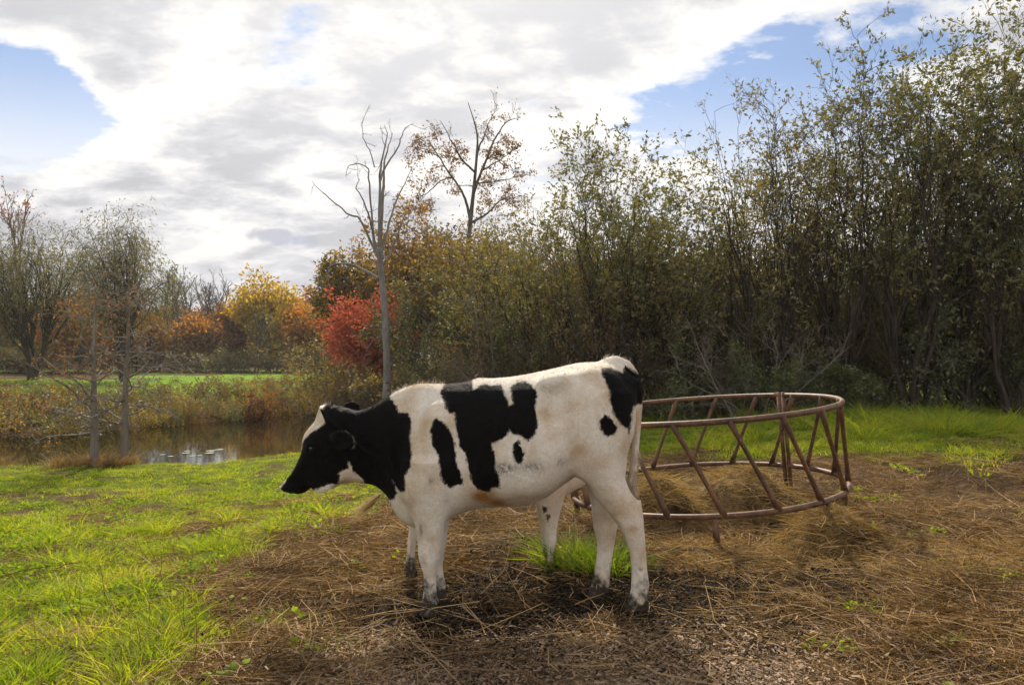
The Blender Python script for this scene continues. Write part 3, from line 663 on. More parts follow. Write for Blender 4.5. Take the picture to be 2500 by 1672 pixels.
    ht = HEAD.copy(); ht[:, :3] /= CR; ht = smooth_tab(ht, 200)
    if calf:
        for q in np.linspace(0, 1, 9):        # raised neck
            c = np.array([-.62, 0, .98]) * (1 - q) + np.array([-.80, 0, 1.18]) * q; r = .15 * (1 - q) + .12 * q
            sl, (a, b, e) = box(c - .35, c + .35)
            put(sl, np.sqrt((a - c[0])**2 + ((b) / .75)**2 + (e - c[2])**2) - r, .05)
    sl, (a, b, e) = box((A[0] - .48, -.24, A[1] - .46), (A[0] + .22, .24, A[1] + .22))
    s, n, b = to_head(a, b, e)
    put(sl, field_profile(ht, s, n, b, h), .05)
    def hell(s, n, lat, r, k, cut=False):     # small ellipsoid in the head frame
        c = from_head(s / CR, n / CR, lat); m = max(r) + k + .03
        sl, (a, b, e) = box(c - m, c + m); a, e_, b = to_head(a, b, e)
        q = np.sqrt(((a - s / CR) / r[0])**2 + ((e_ - n / CR) / r[1])**2 + ((b - lat) / r[2])**2) - 1
        (carve if cut else put)(sl, q * min(r), k)
    for sg in (-1, 1):
        hell(335, 105, sg * .096, (.036, .030, .022), .02)            # brow and lids
        hell(345, 92, sg * .116, (.015, .012, .012), .006, True)      # socket
        hell(1095, 40, sg * .056, (.016, .011, .018), .006, True)     # nostril
        hell(1085, 60, sg * .046, (.030, .022, .016), .015)
        hell(560, -330, sg * .062, (.11, .07, .018), .03)             # jaw muscle
        hell(700, 60, sg * .060, (.12, .022, .016), .03)
    hell(1075, -95, 0, (.055, .004, .070), .006, True)               # mouth slit
    hell(-150, 385, 0, (.040, .022, .055), .04)                        # poll
    if not calf:
        E_(826, 1030, .0, (.10, .078, .075), .06, both=False, rot=.5)   # nape joins poll and neck
        E_(812, 1022, .0, (.06, .060, .050), .05, both=False)
    # ears: cupped leaves
    def ear(c, ax, up, r, base):
        ax = unit(np.array(ax, float)); up = np.array(up, float); up = unit(up - ax * up.dot(ax)); nr = np.cross(ax, up)
        c = np.array(c); sl, (a, b, e) = box(c - .17, c + .17)
        a = a - c[0]; b = b - c[1]; e = e - c[2]
        u_ = a * ax[0] + b * ax[1] + e * ax[2]; v_ = a * up[0] + b * up[1] + e * up[2]; w_ = a * nr[0] + b * nr[1] + e * nr[2]
        w_ = w_ - .35 * (v_**2) / r[1] - .1 * u_**2 / r[0]
        f = np.sqrt((u_ / r[0])**2 + (v_ / r[1])**2 + (w_ / r[2])**2) - 1
        g = np.gradient(f, h); gn = np.sqrt(g[0]**2 + g[1]**2 + g[2]**2)
        put(sl, np.clip(f / np.maximum(gn, .5), -.1, .3), .012)
        b0 = np.array(base); 
        for q in np.linspace(0, 1, 6):
            p = b0 * (1 - q) + (c - ax * r[0] * .55) * q; sl, (a, b, e) = box(p - .09, p + .09)
            put(sl, np.sqrt((a - p[0])**2 + (b - p[1])**2 + (e - p[2])**2) - .024, .02)
    if not calf:
        q = PX(680 + 1095 / 6.273, 980 + 545 / 6.273)
        ear((q[0], -.165, q[1]), (.92, -.38, -.06), (-.10, .06, 1), (.078, .060, .012), (q[0] - .075, -.085, q[1] + .015))
        q = PX(680 + 990 / 6.273, 980 + 165 / 6.273)
        ear((q[0], .16, q[1]), (.55, .75, .12), (-.3, -.1, 1), (.082, .050, .013), (q[0] - .06, .07, q[1] - .02))
    else:
        ear((A[0] + .10, -.17, A[1] + .10), (.6, -.7, -.1), (0, 0, 1), (.09, .06, .014), (A[0] + .02, -.08, A[1] + .10))
        ear((A[0] + .10, .17, A[1] + .10), (.6, .7, -.1), (0, 0, 1), (.09, .06, .014), (A[0] + .02, .08, A[1] + .10))
    # tail
    tl = [(1500, 884), (1530, 896), (1548, 925), (1555, 960), (1556, 1000), (1554, 1050), (1550, 1100), (1546, 1145), (1541, 1180)]
    rr = [.034, .034, .033, .030, .026, .023, .021, .022, .018]
    if calf: tl = [(1500, 884), (1535, 890), (1560, 930), (1590, 1010), (1625, 1090), (1660, 1150), (1690, 1190)]; rr = [.034, .032, .028, .024, .02, .02, .02]
    tx = np.array([(float(cx(p)), -.005, float(cz(q))) for p, q in tl])
    ti = np.linspace(0, len(tl) - 1, 40); tp = np.stack([np.interp(ti, range(len(tl)), tx[:, c]) for c in range(3)], 1); tr = np.interp(ti, range(len(tl)), rr)
    for p, r in zip(tp, tr):
        sl, (a, b, e) = box(p - .08, p + .08); put(sl, np.sqrt((a - p[0])**2 + (b - p[1])**2 + (e - p[2])**2) - r, .014)
    Vv, Fq = surface_nets(D, org, h)
    Vv = relax(Vv, Fq, 4)
    return Vv, Fq, to_head, from_head, ht
# coat patches traced on the flank (photo px), laid on the side of the animal
def cr2(pts, ox, oy, Y, k=3.4083): return [((ox + a / k - 1250) / F * Y, EYE - (oy + b / k - HY) / F * Y) for a, b in pts]
PATCH = [
 cr2([(1010, 455), (1075, 520), (1090, 585), (1130, 565), (1190, 590), (1210, 650), (1205, 760), (1215, 850), (1225, 930), (1220, 1000), (1185, 1060), (1165, 1100), (1180, 1150), (1170, 1210), (1120, 1225), (1090, 1200), (1045, 1130), (1075, 1195), (1085, 1240), (1050, 1305), (980, 1330), (-300, 1500), (-300, 200), (960, 300)], 650, 840, 4.14),
 cr2([(1380, 640), (1415, 610), (1460, 640), (1500, 680), (1540, 740), (1570, 830), (1580, 900), (1590, 1000), (1625, 1080), (1645, 1130), (1640, 1165), (1590, 1165), (1535, 1195), (1480, 1150), (1455, 1080), (1445, 980), (1430, 920), (1390, 850), (1380, 810), (1355, 730), (1375, 680)], 650, 840, 4.06),
 cr2([(60, 410), (100, 320), (110, 250), (325, 250), (335, 320), (350, 385), (395, 350), (465, 340), (500, 350), (590, 345), (610, 400), (640, 450), (655, 515), (690, 490), (670, 440), (670, 370), (690, 350), (730, 320), (790, 320), (850, 340), (885, 400), (890, 450), (880, 510), (890, 620), (890, 680), (875, 740), (825, 795), (770, 775), (740, 745), (690, 745), (665, 710), (650, 745), (605, 785), (525, 820), (510, 810), (525, 880), (545, 930), (550, 980), (535, 1010), (560, 1060), (575, 1120), (585, 1195), (520, 1190), (490, 1230), (430, 1225), (370, 1180), (340, 1110), (320, 1040), (300, 960), (290, 910), (250, 860), (225, 760), (205, 660), (195, 575), (160, 580), (120, 545), (105, 490), (70, 440)], 1050, 840, 4.04),
 cr2([(700, 815), (735, 795), (760, 860), (780, 910), (775, 970), (750, 1005), (710, 975), (690, 920), (690, 850)], 1050, 840, 4.00),
 cr2([(1425, 195), (1500, 200), (1570, 222), (1615, 232), (1650, 180), (1800, 270), (1840, 400), (1810, 515), (1690, 515), (1670, 560), (1655, 680), (1640, 755), (1620, 690), (1560, 645), (1520, 600), (1495, 540), (1480, 480), (1475, 380), (1440, 300), (1420, 250)], 1050, 840, 4.12),
 cr2([(1405, 620), (1440, 580), (1480, 590), (1510, 630), (1545, 665), (1550, 690), (1530, 740), (1480, 760), (1440, 745), (1410, 700), (1400, 650)], 1050, 840, 4.07)]
WHITE = [cr2([(685, 975), (705, 1010), (720, 1060), (760, 1090), (790, 1120), (800, 1145), (780, 1260), (360, 1290), (350, 1232), (450, 1194), (550, 1163), (560, 1172), (590, 1165), (610, 1120), (615, 1085), (600, 1085), (625, 1060), (680, 1030)], 650, 840, 4.20)]
def coat_mat():
    m, t, o = mat('cattle_coat')
    g = N(t, 'ShaderNodeTexCoord').outputs['Object']
    mpn = N(t, 'ShaderNodeMapping'); L(t, g, mpn.inputs[0]); mpn.inputs['Scale'].default_value = (.5, 1, .35)
    nf = noise(t, mpn.outputs[0], 150, 5, .7, 1.2); nm = noise(t, g, 26, 4, .6); nl = noise(t, g, 4.5, 4, .55)
    sd = mth(t, 'ADD', attr(t, 'patch'), mth(t, 'ADD', mth(t, 'MULTIPLY', mth(t, 'SUBTRACT', nf, .5), .042), mth(t, 'MULTIPLY', mth(t, 'SUBTRACT', nm, .5), .028)))
    blk = sstep(t, sd, -.007, .007, 1, 0)
    wh = ramp(t, nl, [(.30, (.50, .36, .23)), (.42, (.66, .56, .45)), (.54, (.76, .70, .625)), (.8, (.80, .77, .72))])
    nq = noise(t, mpn.outputs[0], 22, 5, .65, .8)
    wh = mixc(t, sstep(t, nq, .54, .72, 0, .45), wh, (.52, .39, .26))
    wh = mixc(t, sstep(t, nf, .25, .75, .38, 0.0), wh, (.36, .27, .18))
    wh = mixc(t, attr(t, 'stain'), wh, mixc(t, sstep(t, nf, .35, .65), (.22, .09, .02), (.40, .20, .06)))
    wh = mixc(t, mth(t, 'MULTIPLY', attr(t, 'smudge'), sstep(t, noise(t, mpn.outputs[0], 60, 4, .75, 1.5), .30, .58)), wh, (.14, .12, .11))
    bl = mixc(t, nf, (.0025, .0025, .003), (.010, .009, .009))
    c = mixc(t, blk, wh, bl)
    c = mixc(t, attr(t, 'pink'), c, (.52, .31, .25))
    mud = mth(t, 'ADD', attr(t, 'mud'), mth(t, 'MULTIPLY', mth(t, 'SUBTRACT', nm, .5), 1.5), clamp=True)
    mud = sstep(t, mud, .18, .95)
    c = mixc(t, mud, c, mixc(t, nf, (.022, .017, .013), (.075, .058, .046)))
    b = N(t, 'ShaderNodeBsdfPrincipled'); L(t, c, b.inputs['Base Color'])
    L(t, mixc(t, blk, (.75,) * 3, (.55,) * 3), b.inputs['Roughness']); L(t, mth(t, 'MULTIPLY_ADD', blk, -.10, .14), b.inputs['Specular IOR Level'])
    b.inputs['Sheen Weight'].default_value = .02; b.inputs['Sheen Roughness'].default_value = .4
    bp = N(t, 'ShaderNodeBump'); bp.inputs['Strength'].default_value = .8; bp.inputs['Distance'].default_value = .009
    L(t, mth(t, 'ADD', nf, mth(t, 'MULTIPLY', nm, 1.2)), bp.inputs['Height']); L(t, bp.outputs[0], b.inputs['Normal'])
    L(t, b.outputs[0], o.inputs[0]); return m
M['coat'] = coat_mat()
def glossy(name, c, rough=.1):
    m, t, o = mat(name); b = N(t, 'ShaderNodeBsdfPrincipled'); b.inputs['Base Color'].default_value = (*c, 1); b.inputs['Roughness'].default_value = rough
    n = noise(t, N(t, 'ShaderNodeTexCoord').outputs['Object'], 60, 3); L(t, mixc(t, n, c, tuple(v * 1.6 for v in c)), b.inputs['Base Color'])
    L(t, b.outputs[0], o.inputs[0]); return m
M['eye'] = glossy('eye', (.012, .008, .006), .08)
def fur(V, Fq, attrs, n, ln, keep=None, lift=.35):
    a, b, c, d_ = (V[Fq[:, i]] for i in range(4))
    nr = np.cross(c - a, d_ - b); ar = np.linalg.norm(nr, axis=1); nr = nr / np.maximum(ar, 1e-12)[:, None]
    p = ar * (1 if keep is None else keep((a + c) / 2, nr)); p = p / p.sum()
    f = rng.choice(len(Fq), n, p=p); u_, v_ = rng.random(n)[:, None], rng.random(n)[:, None]
    pos = (a[f] * (1 - u_) + b[f] * u_) * (1 - v_) + (d_[f] * (1 - u_) + c[f] * u_) * v_
    nn_ = nr[f]; flow = np.tile(np.array([.75, 0, -.65]), (n, 1)); flow = flow - nn_ * np.sum(flow * nn_, 1, keepdims=True)
    dr = unit(unit(flow) * (1 - lift) + nn_ * lift + rng.normal(size=(n, 3)) * .16)
    l_ = ln * (.5 + .9 * rng.random(n))
    Vs, Fs, at = strands(pos - nn_ * .002, dr, l_, np.full(n, .0022), unit(flow) * .3 - nn_ * .1, 2, wdir=nn_ + rng.normal(size=(n, 3)) * .5)
    A = {}
    for k, (dm, arr) in attrs.items(): A[k] = ('POINT', np.repeat(arr[Fq[f, 0]], 6))
    return Vs, Fs, A
def hair_lock(base, dirs, ln, n, spread, wd, attrs0):
    base = np.array(base); i = rng.integers(0, len(base), n)
    b = base[i] + rng.normal(size=(n, 3)) * spread
    dr = unit(np.array(dirs)[i] + rng.normal(size=(n, 3)) * .18)
    be = rng.normal(size=(n, 3)) * .15
    V_, F_, at = strands(b, dr, ln * (.4 + .8 * rng.random(n)), np.full(n, wd), be, 3)
    return V_, F_, {k: ('POINT', np.full(len(V_), v)) for k, v in attrs0.items()}

cow = empty('cow', (0, YC, 0))
tag(cow, 'large black and white cow in profile facing left, in front of the hay feeder', 'cow')
Vc, Fc, to_h, from_h, ht = build_cattle(.0085)
x, y, z = Vc.T
sd = np.full(len(Vc), 9.0)
for p in PATCH: sd = np.minimum(sd, poly_sd(x, z, p))
for p in WHITE: sd = np.maximum(sd, -poly_sd(x, z, p))
hs, hn, hb = to_h(x, y, z); hs = hs * CR; hn = hn * CR
onhead = (hs > -260) & (hs < 1250) & (x < -.95)
topn = np.interp(hs, HEAD[:, 0], HEAD[:, 1])
depth = np.interp(hs, [-260, -175, -140, -110, -94, 67, 221, 471, 610, 640], [-80, -30, 70, 180, 205, 158, 122, 72, 8, -60])
blaze = np.minimum((hn - (topn - depth)) / CR, (.042 - hb) * 1.0)
sd = np.where(onhead & (hn > 0), np.maximum(sd, blaze), sd)
nose = np.minimum((hn - 95) / CR, (hs - 1030) / CR)
sd = np.where(onhead, np.maximum(sd, np.minimum(nose, .02 - hb)), sd)
# legs below the trunk stay white
sd = np.where((z < .42) & (x > -.9), np.maximum(sd, .03), sd)
def blob(px, py, rx, rz, Y=4.05, amp=1.0):
    return amp * np.exp(-(((x - (px - 1250) / F * Y) / rx)**2 + ((z - (EYE - (py - HY) / F * Y)) / rz)**2))
stain = .45 * blob(1290, 1215, .16, .03, 4.05) + .35 * blob(1440, 1130, .05, .05, 4.1) + .3 * blob(1330, 1010, .05, .10) + blob(1175, 1213, .07, .05, amp=1.1) + blob(1215, 1228, .05, .03, 4.1) + .35 * blob(1390, 990, .05, .06) + .3 * blob(1525, 1090, .05, .06, 4.12) + .25 * blob(1100, 1060, .03, .10)
stain = stain + .5 * blob(1585, 1232, .02, .02, 4.14) + .5 * blob(1545, 1290, .03, .025, 4.1) + .5 * blob(1036, 1368, .02, .03, 4.12) + .5 * blob(1497, 1310, .012, .03, 4.4)
smudge = 1.3 * blob(1228, 1140, .07, .035) + .9 * blob(1300, 1135, .06, .03) + .6 * blob(1370, 1125, .03, .03) + .8 * blob(1055, 1168, .018, .02, 4.1) + .8 * blob(1028, 1290, .01, .05, 4.1) + .4 * blob(1090, 1215, .02, .03, 4.1)
zg = np.full(len(x), -.08)
mudh = ss(.34, .0, z - zg + .06 * np.sin(x * 45 + z * 20)) * .92
mudh = np.maximum(mudh, ss(.115, .045, z - zg) * 1.6)
pink = np.clip(ss(1090, 1150, hs) * onhead * .0, 0, 1)
AT = {'patch': ('POINT', sd), 'stain': ('POINT', np.clip(stain, 0, 1)), 'smudge': ('POINT', np.clip(smudge, 0, 1)), 'mud': ('POINT', np.clip(mudh, 0, 1)), 'pink': ('POINT', pink)}
obj('body', mesh('cow_body', Vc, Fc, True, AT), M['coat'], cow)
up_keep = lambda p, n: .35 + 2.5 * ss(.3, .9, n[:, 2]) * (p[:, 2] > .9)
fv = fur(Vc, Fc, AT, 60000, .011, up_keep, .22)
top = [(float(cx(a)), 0.0, float(cz(b)) - .008) for a, b in zip(np.linspace(900, 1160, 30), np.interp(np.linspace(900, 1160, 30), TORSO[:, 0], TORSO[:, 1]))]
sdt = np.array([min(9, *[float(poly_sd(np.array(p[0]), np.array(p[2] - .02), q)) for q in PATCH]) for p in top])
parts = [fv]
for p, s_ in zip(top, sdt):
    parts.append(hair_lock([p], [(.35, 0, .9)], .014 if s_ > 0 else .009, 40, .012, .0022, {'patch': s_, 'stain': 0, 'smudge': 0, 'mud': 0, 'pink': 0}))
for q in range(12):
    a_ = 1478 + q * 6.5; zt = np.interp(a_, TORSO[:, 0], TORSO[:, 1]) - (2 if a_ < 1525 else 12)
    parts.append(hair_lock([(float(cx(a_)), 0, float(cz(zt)) - .004)], [(.35 + .05 * q, 0, .9)], .036 if q < 7 else .026, 34, .012, .0026, {'patch': .1 if q < 9 else -.1, 'stain': 0, 'smudge': 0, 'mud': 0, 'pink': 0}))
pw = from_h(-165 / CR, 385 / CR, 0)
parts.append(hair_lock([pw], [(-.1, 0, .9)], .020, 160, .018, .0025, {'patch': .02, 'stain': .2, 'smudge': 0, 'mud': 0, 'pink': 0}))
parts.append(hair_lock([pw + np.array([.035, -.02, -.01])], [(.2, -.1, .8)], .013, 60, .014, .0025, {'patch': -.1, 'stain': 0, 'smudge': 0, 'mud': 0, 'pink': 0}))
ex, ez = float(cx(680 + 1095 / 6.273)), float(cz(980 + 545 / 6.273))
for k in range(34):                            # pale fringe round the rim of the ear
    an = -.7 + k / 33 * 2.0
    c_, s_ = math.cos(an), math.sin(an)
    parts.append(hair_lock([(ex + .074 * c_ * .92 - .006 * s_, -.165 - .074 * c_ * .38 - .012, ez + .058 * s_ - .074 * c_ * .06)], [(c_, -.35, s_)], .007, 4, .004, .0013, {'patch': .010, 'stain': .1, 'smudge': 1.0, 'mud': 0, 'pink': 0}))
Vv, Fv, Av = cat_mesh(parts)
tag(obj('coat_hair', mesh('cow_hair', Vv, Fv, False, Av), M['coat'], cow), kind='stuff')
tb = [(float(cx(a)), -.005, float(cz(b))) for a, b in ((1551, 1095), (1549, 1120), (1546, 1145), (1543, 1170), (1541, 1185))]
Vv, Fv, Av = hair_lock(tb, [(-.05, 0, -1)] * 5, .10, 700, .010, .0035, {'patch': .05, 'stain': .28, 'smudge': .1, 'mud': 0, 'pink': 0})
obj('tail_switch', mesh('tail_switch', Vv, Fv, False, Av), M['coat'], cow)
def sphere(c, r, seg=16):
    a = np.linspace(0, np.pi, seg // 2 + 1); b = np.arange(seg) / seg * 2 * np.pi
    V_ = np.stack([np.outer(np.sin(a), np.cos(b)), np.outer(np.sin(a), np.sin(b)), np.outer(np.cos(a), np.ones(seg))], -1).reshape(-1, 3) * r + np.array(c)
    i = np.arange(seg // 2)[:, None] * seg; j = np.arange(seg); Fs = np.stack([i + j, i + (j + 1) % seg, i + seg + (j + 1) % seg, i + seg + j], -1).reshape(-1, 4)
    return V_, Fs
for sg in (-1, 1):
    Vs, Fs = sphere(from_h(340 / CR, 95 / CR, sg * .101), .0175)
    obj('eye', mesh('eye', Vs, Fs, True), M['eye'], cow)

# the calf behind her, facing the other way
CS = .70
calf = empty('calf', (-.117, 5.05, .0))
tag(calf, 'smaller white calf mostly hidden behind the cow, only its legs and tail tip showing', 'calf')
Vk, Fk, _a, _b, _c = build_cattle(.013, True)
Vk = Vk * np.array([-.795, CS, CS]); Fk = Fk[:, ::-1]
gk = ground(np.array([-.5, .2]), np.array([4.6, 4.85]), False)
calf.rotation_euler = (0, 0, R(6)); calf.location.z = -.055
x, y, z = Vk.T
kp = [cr2([(925, 1355), (950, 1350), (962, 1380), (950, 1412), (930, 1410), (922, 1385)], 1050, 840, 4.92), cr2([(955, 1425), (975, 1420), (988, 1440), (985, 1475), (965, 1488), (952, 1465)], 1050, 840, 4.92)]
xw = x + calf.location.x; zw_ = z + calf.location.z
sd = np.full(len(Vk), 9.0)
for p in kp: sd = np.minimum(sd, poly_sd(xw, zw_, p))
body_b = (fbm(x * 3.2 + 3, z * 3.2 + 7, 2) - .52) * .5
sd = np.where((z > .5) & (x < .12), body_b, np.where(y < -.03, sd, 9.0))
AT = {'patch': ('POINT', sd), 'stain': ('POINT', np.zeros(len(x))), 'smudge': ('POINT', np.zeros(len(x))), 'mud': ('POINT', np.clip(ss(.20, .02, z + .06 * (x > 0)) * .9, 0, 1)), 'pink': ('POINT', .35 * ss(.30, .38, x) * ss(.72, .6, z) * ss(.30, .38, z))}
obj('body', mesh('calf_body', Vk, Fk, True, AT), M['coat'], calf)
fv = fur(Vk, Fk, AT, 9000, .012)
tag(obj('coat_hair', mesh('calf_hair', *fv[:2], False, fv[2]), M['coat'], calf), kind='stuff')
t1 = -.795 * float(cx(1690)); t2 = CS * float(cz(1190))
tb = [(t1 + .06 * (1 - q), -.003, t2 + .07 * (1 - q)) for q in np.linspace(0, 1, 4)]
Vv, Fv, Av = hair_lock(tb, [(-.85, -.1, -.55)] * 4, .17, 260, .005, .003, {'patch': .1, 'stain': .16, 'smudge': 0, 'mud': 0, 'pink': 0})
obj('tail_switch', mesh('calf_tail_switch', Vv, Fv, False, {'rnd': ('POINT', rng.random(len(Vv)))}), M['tail_hair'], calf)

# ------------------------------------------------------------------ round hay feeder
fe = empty('hay_feeder', (1.756, 6.62, .2045)); fe.rotation_euler = (-.0058, -.0862, 0)
tag(fe, 'rusty round steel hay feeder ring with slanted bars beside the cow', 'feeder')
FR, FH = 1.2, .706
def path_tube(name, pts, r, k=10, parent=None, closed=False, m=None):
    pts = np.array(pts, float); rr = np.full((1, len(pts)), r) if np.isscalar(r) else np.array(r)[None]
    V_, F_ = tubes(pts[None], rr, k)
    if not closed:                              # end caps as quads around a centre
        n0 = len(V_); V_ = np.vstack([V_, pts[:1], pts[-1:]]); e = (len(pts) - 1) * k
        F_ = np.vstack([F_, [[j, n0, n0, (j + 1) % k] for j in range(0)] or np.zeros((0, 4), int)])
        caps = []
        for j in range(0, k, 2):
            caps.append([(j + 2) % k, (j + 1) % k, j, n0]); caps.append([e + j, e + (j + 1) % k, e + (j + 2) % k, n0 + 1])
        F_ = np.vstack([F_, caps])
    return obj(name, mesh(name, V_, F_, True), m or M['rust'], parent)
def ring_pt(a, z, r=FR): return (r * math.cos(R(a)), r * math.sin(R(a)), z)
for half in (0, 1):
    a0, a1 = 33.5 + 180 * half, 33.5 + 180 * half + 180
    for nm, z in (('top_rail', FH), ('bottom_rail', 0.0)):
        path_tube(nm, [ring_pt(a, z) for a in np.linspace(a0 + 1.2, a1 - 1.2, 70)], .0235, 10, fe)
    for s_, a in ((1, a0 + 1.3), (-1, a1 - 1.3)):
        path_tube('joint_post', [ring_pt(a, FH + .03), ring_pt(a, -.25)], .020, 8, fe)
bar_mesh = None
for k in range(18):
    at_ = 26.5 + 20 * k; ab = at_ + 15.5
    p0 = np.array(ring_pt(at_, FH)); p1 = np.array(ring_pt(ab, 0))
    q = np.linspace(0, 1, 9)[:, None]
    pts = p0 * (1 - q) + p1 * q
    rad = np.array([.028, .022, .018, .0175, .0175, .0175, .018, .022, .028])
    path_tube('slanted_bar', pts, rad, 8, fe)
for a in (258.5, 305.5, 352.5, 78, 120, 164.5):
    gxp, gyp = 1.756 + FR * math.cos(R(a)), 6.62 + FR * math.sin(R(a))
    zl = .2045 + .0862 * FR * math.cos(R(a))
    bot = float(ground(gxp, gyp)) - zl - .03
    path_tube('leg', [ring_pt(a, -.01), ring_pt(a, bot)], [.026, .026], 8, fe)

# ------------------------------------------------------------------ hay mounds
def mound(name, cx0, cy0, rx, ry, h, n, label, seed, ln=.16):
    e = empty(name, (cx0, cy0, 0)); tag(e, label, 'hay')
    k = 56; u_ = np.linspace(-1.25, 1.25, k); a, b = np.meshgrid(u_, u_, indexing='ij')
    rr2 = np.sqrt(a * a + b * b); wx = a * rx; wy = b * ry
    lum = .45 + 1.1 * fbm(wx * 2.4 + seed, wy * 2.4 + seed * 2, 4)
    prof = ss(1.2, .1, rr2 + .35 * (fbm(wx * 3 + seed, wy * 3, 3) - .5)) * h * lum + (fbm(wx * 9 + seed, wy * 9, 3) - .5) * .05
    zz_ = ground(wx + cx0, wy + cy0) + prof - .05 * ss(.6, 1.15, rr2) - .02
    V_ = np.stack([wx, wy, zz_], -1).reshape(-1, 3); i = (np.arange(k - 1)[:, None] * k + np.arange(k - 1)); F_ = np.stack([i, i + k, i + k + 1, i + 1], -1).reshape(-1, 4)
    obj('mound', mesh(name, V_, F_, True, {'grass': ('POINT', np.zeros(len(V_))), 'mud': ('POINT', np.zeros(len(V_))), 'lawn': ('POINT', np.zeros(len(V_)))}), M['hay_body'], e)
    ia = rng.integers(0, k * k, n * 2); keep_ = rng.random(n * 2) < ss(1.2, .5, rr2.ravel()[ia]) * (.25 + 1.1 * (fbm(V_[ia, 0] * 3.5 + seed, V_[ia, 1] * 3.5, 2)))
    ia = ia[keep_][:n]; n2 = len(ia)
    b0 = V_[ia] + rng.normal(size=(n2, 3)) * np.array([rx / 28, ry / 28, .006])
    an = rng.random(n2) * 6.283; dr = unit(np.stack([np.cos(an), np.sin(an), rng.random(n2)**2 * .8], 1))
    be = rng.normal(size=(n2, 3)) * .4; be[:, 2] = -np.abs(be[:, 2]) * .6
    t_ = strands(b0, dr, ln * (.3 + rng.random(n2)), .003 + .0025 * rng.random(n2), be, 3, taper=.6)
    tag(obj('loose_strands', mesh(name + '_strands', *t_[:2], False, t_[2]), M['hay'], e), kind='stuff')
def hay_body():
    m, t, o = mat('hay_mass'); g = N(t, 'ShaderNodeTexCoord').outputs['Object']
    mp1 = N(t, 'ShaderNodeMapping'); L(t, g, mp1.inputs[0]); mp1.inputs['Scale'].default_value = (1, 4, 2)
    n = noise(t, mp1.outputs[0], 22, 5, .7, 1.2); n2 = noise(t, g, 2.2, 4, .6)
    c = ramp(t, n, [(.35, (.06, .038, .017)), (.5, (.16, .105, .046)), (.68, (.31, .21, .09))])
    c = mixc(t, sstep(t, n2, .50, .68), c, (.030, .018, .010))
    b = N(t, 'ShaderNodeBsdfPrincipled'); L(t, c, b.inputs['Base Color']); b.inputs['Roughness'].default_value = .9; b.inputs['Specular IOR Level'].default_value = .1
    bp = N(t, 'ShaderNodeBump'); bp.inputs['Distance'].default_value = .02; L(t, n, bp.inputs['Height']); L(t, bp.outputs[0], b.inputs['Normal'])
    L(t, b.outputs[0], o.inputs[0]); return m
M['hay_body'] = hay_body()
mound('hay_pile', 1.75, 5.30, 1.15, .55, .05, 7000, 'brown trampled hay heaped under the front of the feeder', 3)
mound('hay_pile', 2.40, 5.50, .42, .42, .34, 3600, 'dark rounded lump of hay by the right front feeder leg', 7)
mound('hay_pile', 1.30, 6.35, .50, .38, .44, 3600, 'small hay heap inside the feeder nearest the cow', 11)
mound('hay_pile', 1.98, 6.70, .75, .55, .36, 4800, 'wide greyish hay bed in the middle of the feeder', 15)
mound('hay_pile', 3.1, 4.6, 1.3, .8, .06, 6500, 'thin matted hay spread on the ground right of the feeder', 19)

# ------------------------------------------------------------------ trees
def grow(stems, levels):
    """stems: dict(P0,dir,len,rad) arrays; levels: list of dicts. Returns polylines per level."""
    out = []
    def poly(p, dr, ln, n, wig, up):
        B = len(p); pts = [p]; d_ = dr
        for k in range(n - 1):
            d_ = unit(d_ + rng.normal(size=(B, 3)) * wig + np.array([0, 0, 1.]) * up)
            pts.append(pts[-1] + d_ * (ln / (n - 1))[:, None])
        return np.stack(pts, 1)
    c0 = levels[0]
    Pp = poly(stems['p'], stems['d'], stems['l'], c0['n'], c0['wig'], c0['up']); Ll = stems['l']; Rr = stems['r']
    tp = np.linspace(1, c0.get('tip', .25), c0['n'])
    out.append((Pp, Rr[:, None] * tp, c0['k'], Ll))
    for c in levels[1:]:
        B, n, _ = Pp.shape; m = c['m']; cnt = B * m
        par = np.repeat(np.arange(B), m)
        t = c['t0'] + (c.get('t1', 1.0) - c['t0']) * ((np.tile(np.arange(m), B) + rng.random(cnt)) / m)
        f = t * (n - 1); i = np.minimum(f.astype(int), n - 2); fr = (f - i)[:, None]
        st = Pp[par, i] * (1 - fr) + Pp[par, i + 1] * fr
        tg = unit(Pp[par, i + 1] - Pp[par, i])
        pr = unit(np.cross(tg, rng.normal(size=(cnt, 3))))
        an = (c['ang'] + rng.normal(size=cnt) * c.get('asd', .2))[:, None]
        dr = tg * np.cos(an) + pr * np.sin(an)
        shp = c.get('shape', lambda q: 1 - .55 * q)(t)
        ln = Ll[par] * c['ratio'] * shp * (.65 + .7 * rng.random(cnt))
        rad0 = np.interp(f, np.arange(n), np.ones(n)) 
        rp = (out[-1][1][par, i] * (1 - fr[:, 0]) + out[-1][1][par, i + 1] * fr[:, 0])
        rr = np.maximum(rp * c['rr'], c.get('rmin', .003))
        Pp = poly(st, dr, ln, c['n'], c['wig'], c['up']); Ll = ln
        out.append((Pp, rr[:, None] * np.linspace(1, c.get('tip', .35), c['n']), c['k'], ln))
    return out
def fit(lv, H, W):
    allp = np.concatenate([l[0].reshape(-1, 3) for l in lv]); zmax = np.percentile(allp[:, 2], 99.8)
    ctr = np.median(allp[:, :2], 0); hw = np.percentile(np.abs(allp[:, 0]), 98.5); hy = np.percentile(np.abs(allp[:, 1]), 98.5)
    sx = W / 2 / hw; sy = W / 2 / hy; sz = H / zmax
    return [(p * np.array([sx, sy, sz]), r, k, ln) for p, r, k, ln in lv]
def wood(lv):
    parts = []; n = 0; Vs = []; Fs = []
    for p, r, k, _ in lv:
        v, f = tubes(p, r, k); Vs.append(v); Fs.append(f + n); n += len(v)
    return np.concatenate(Vs), np.concatenate(Fs)
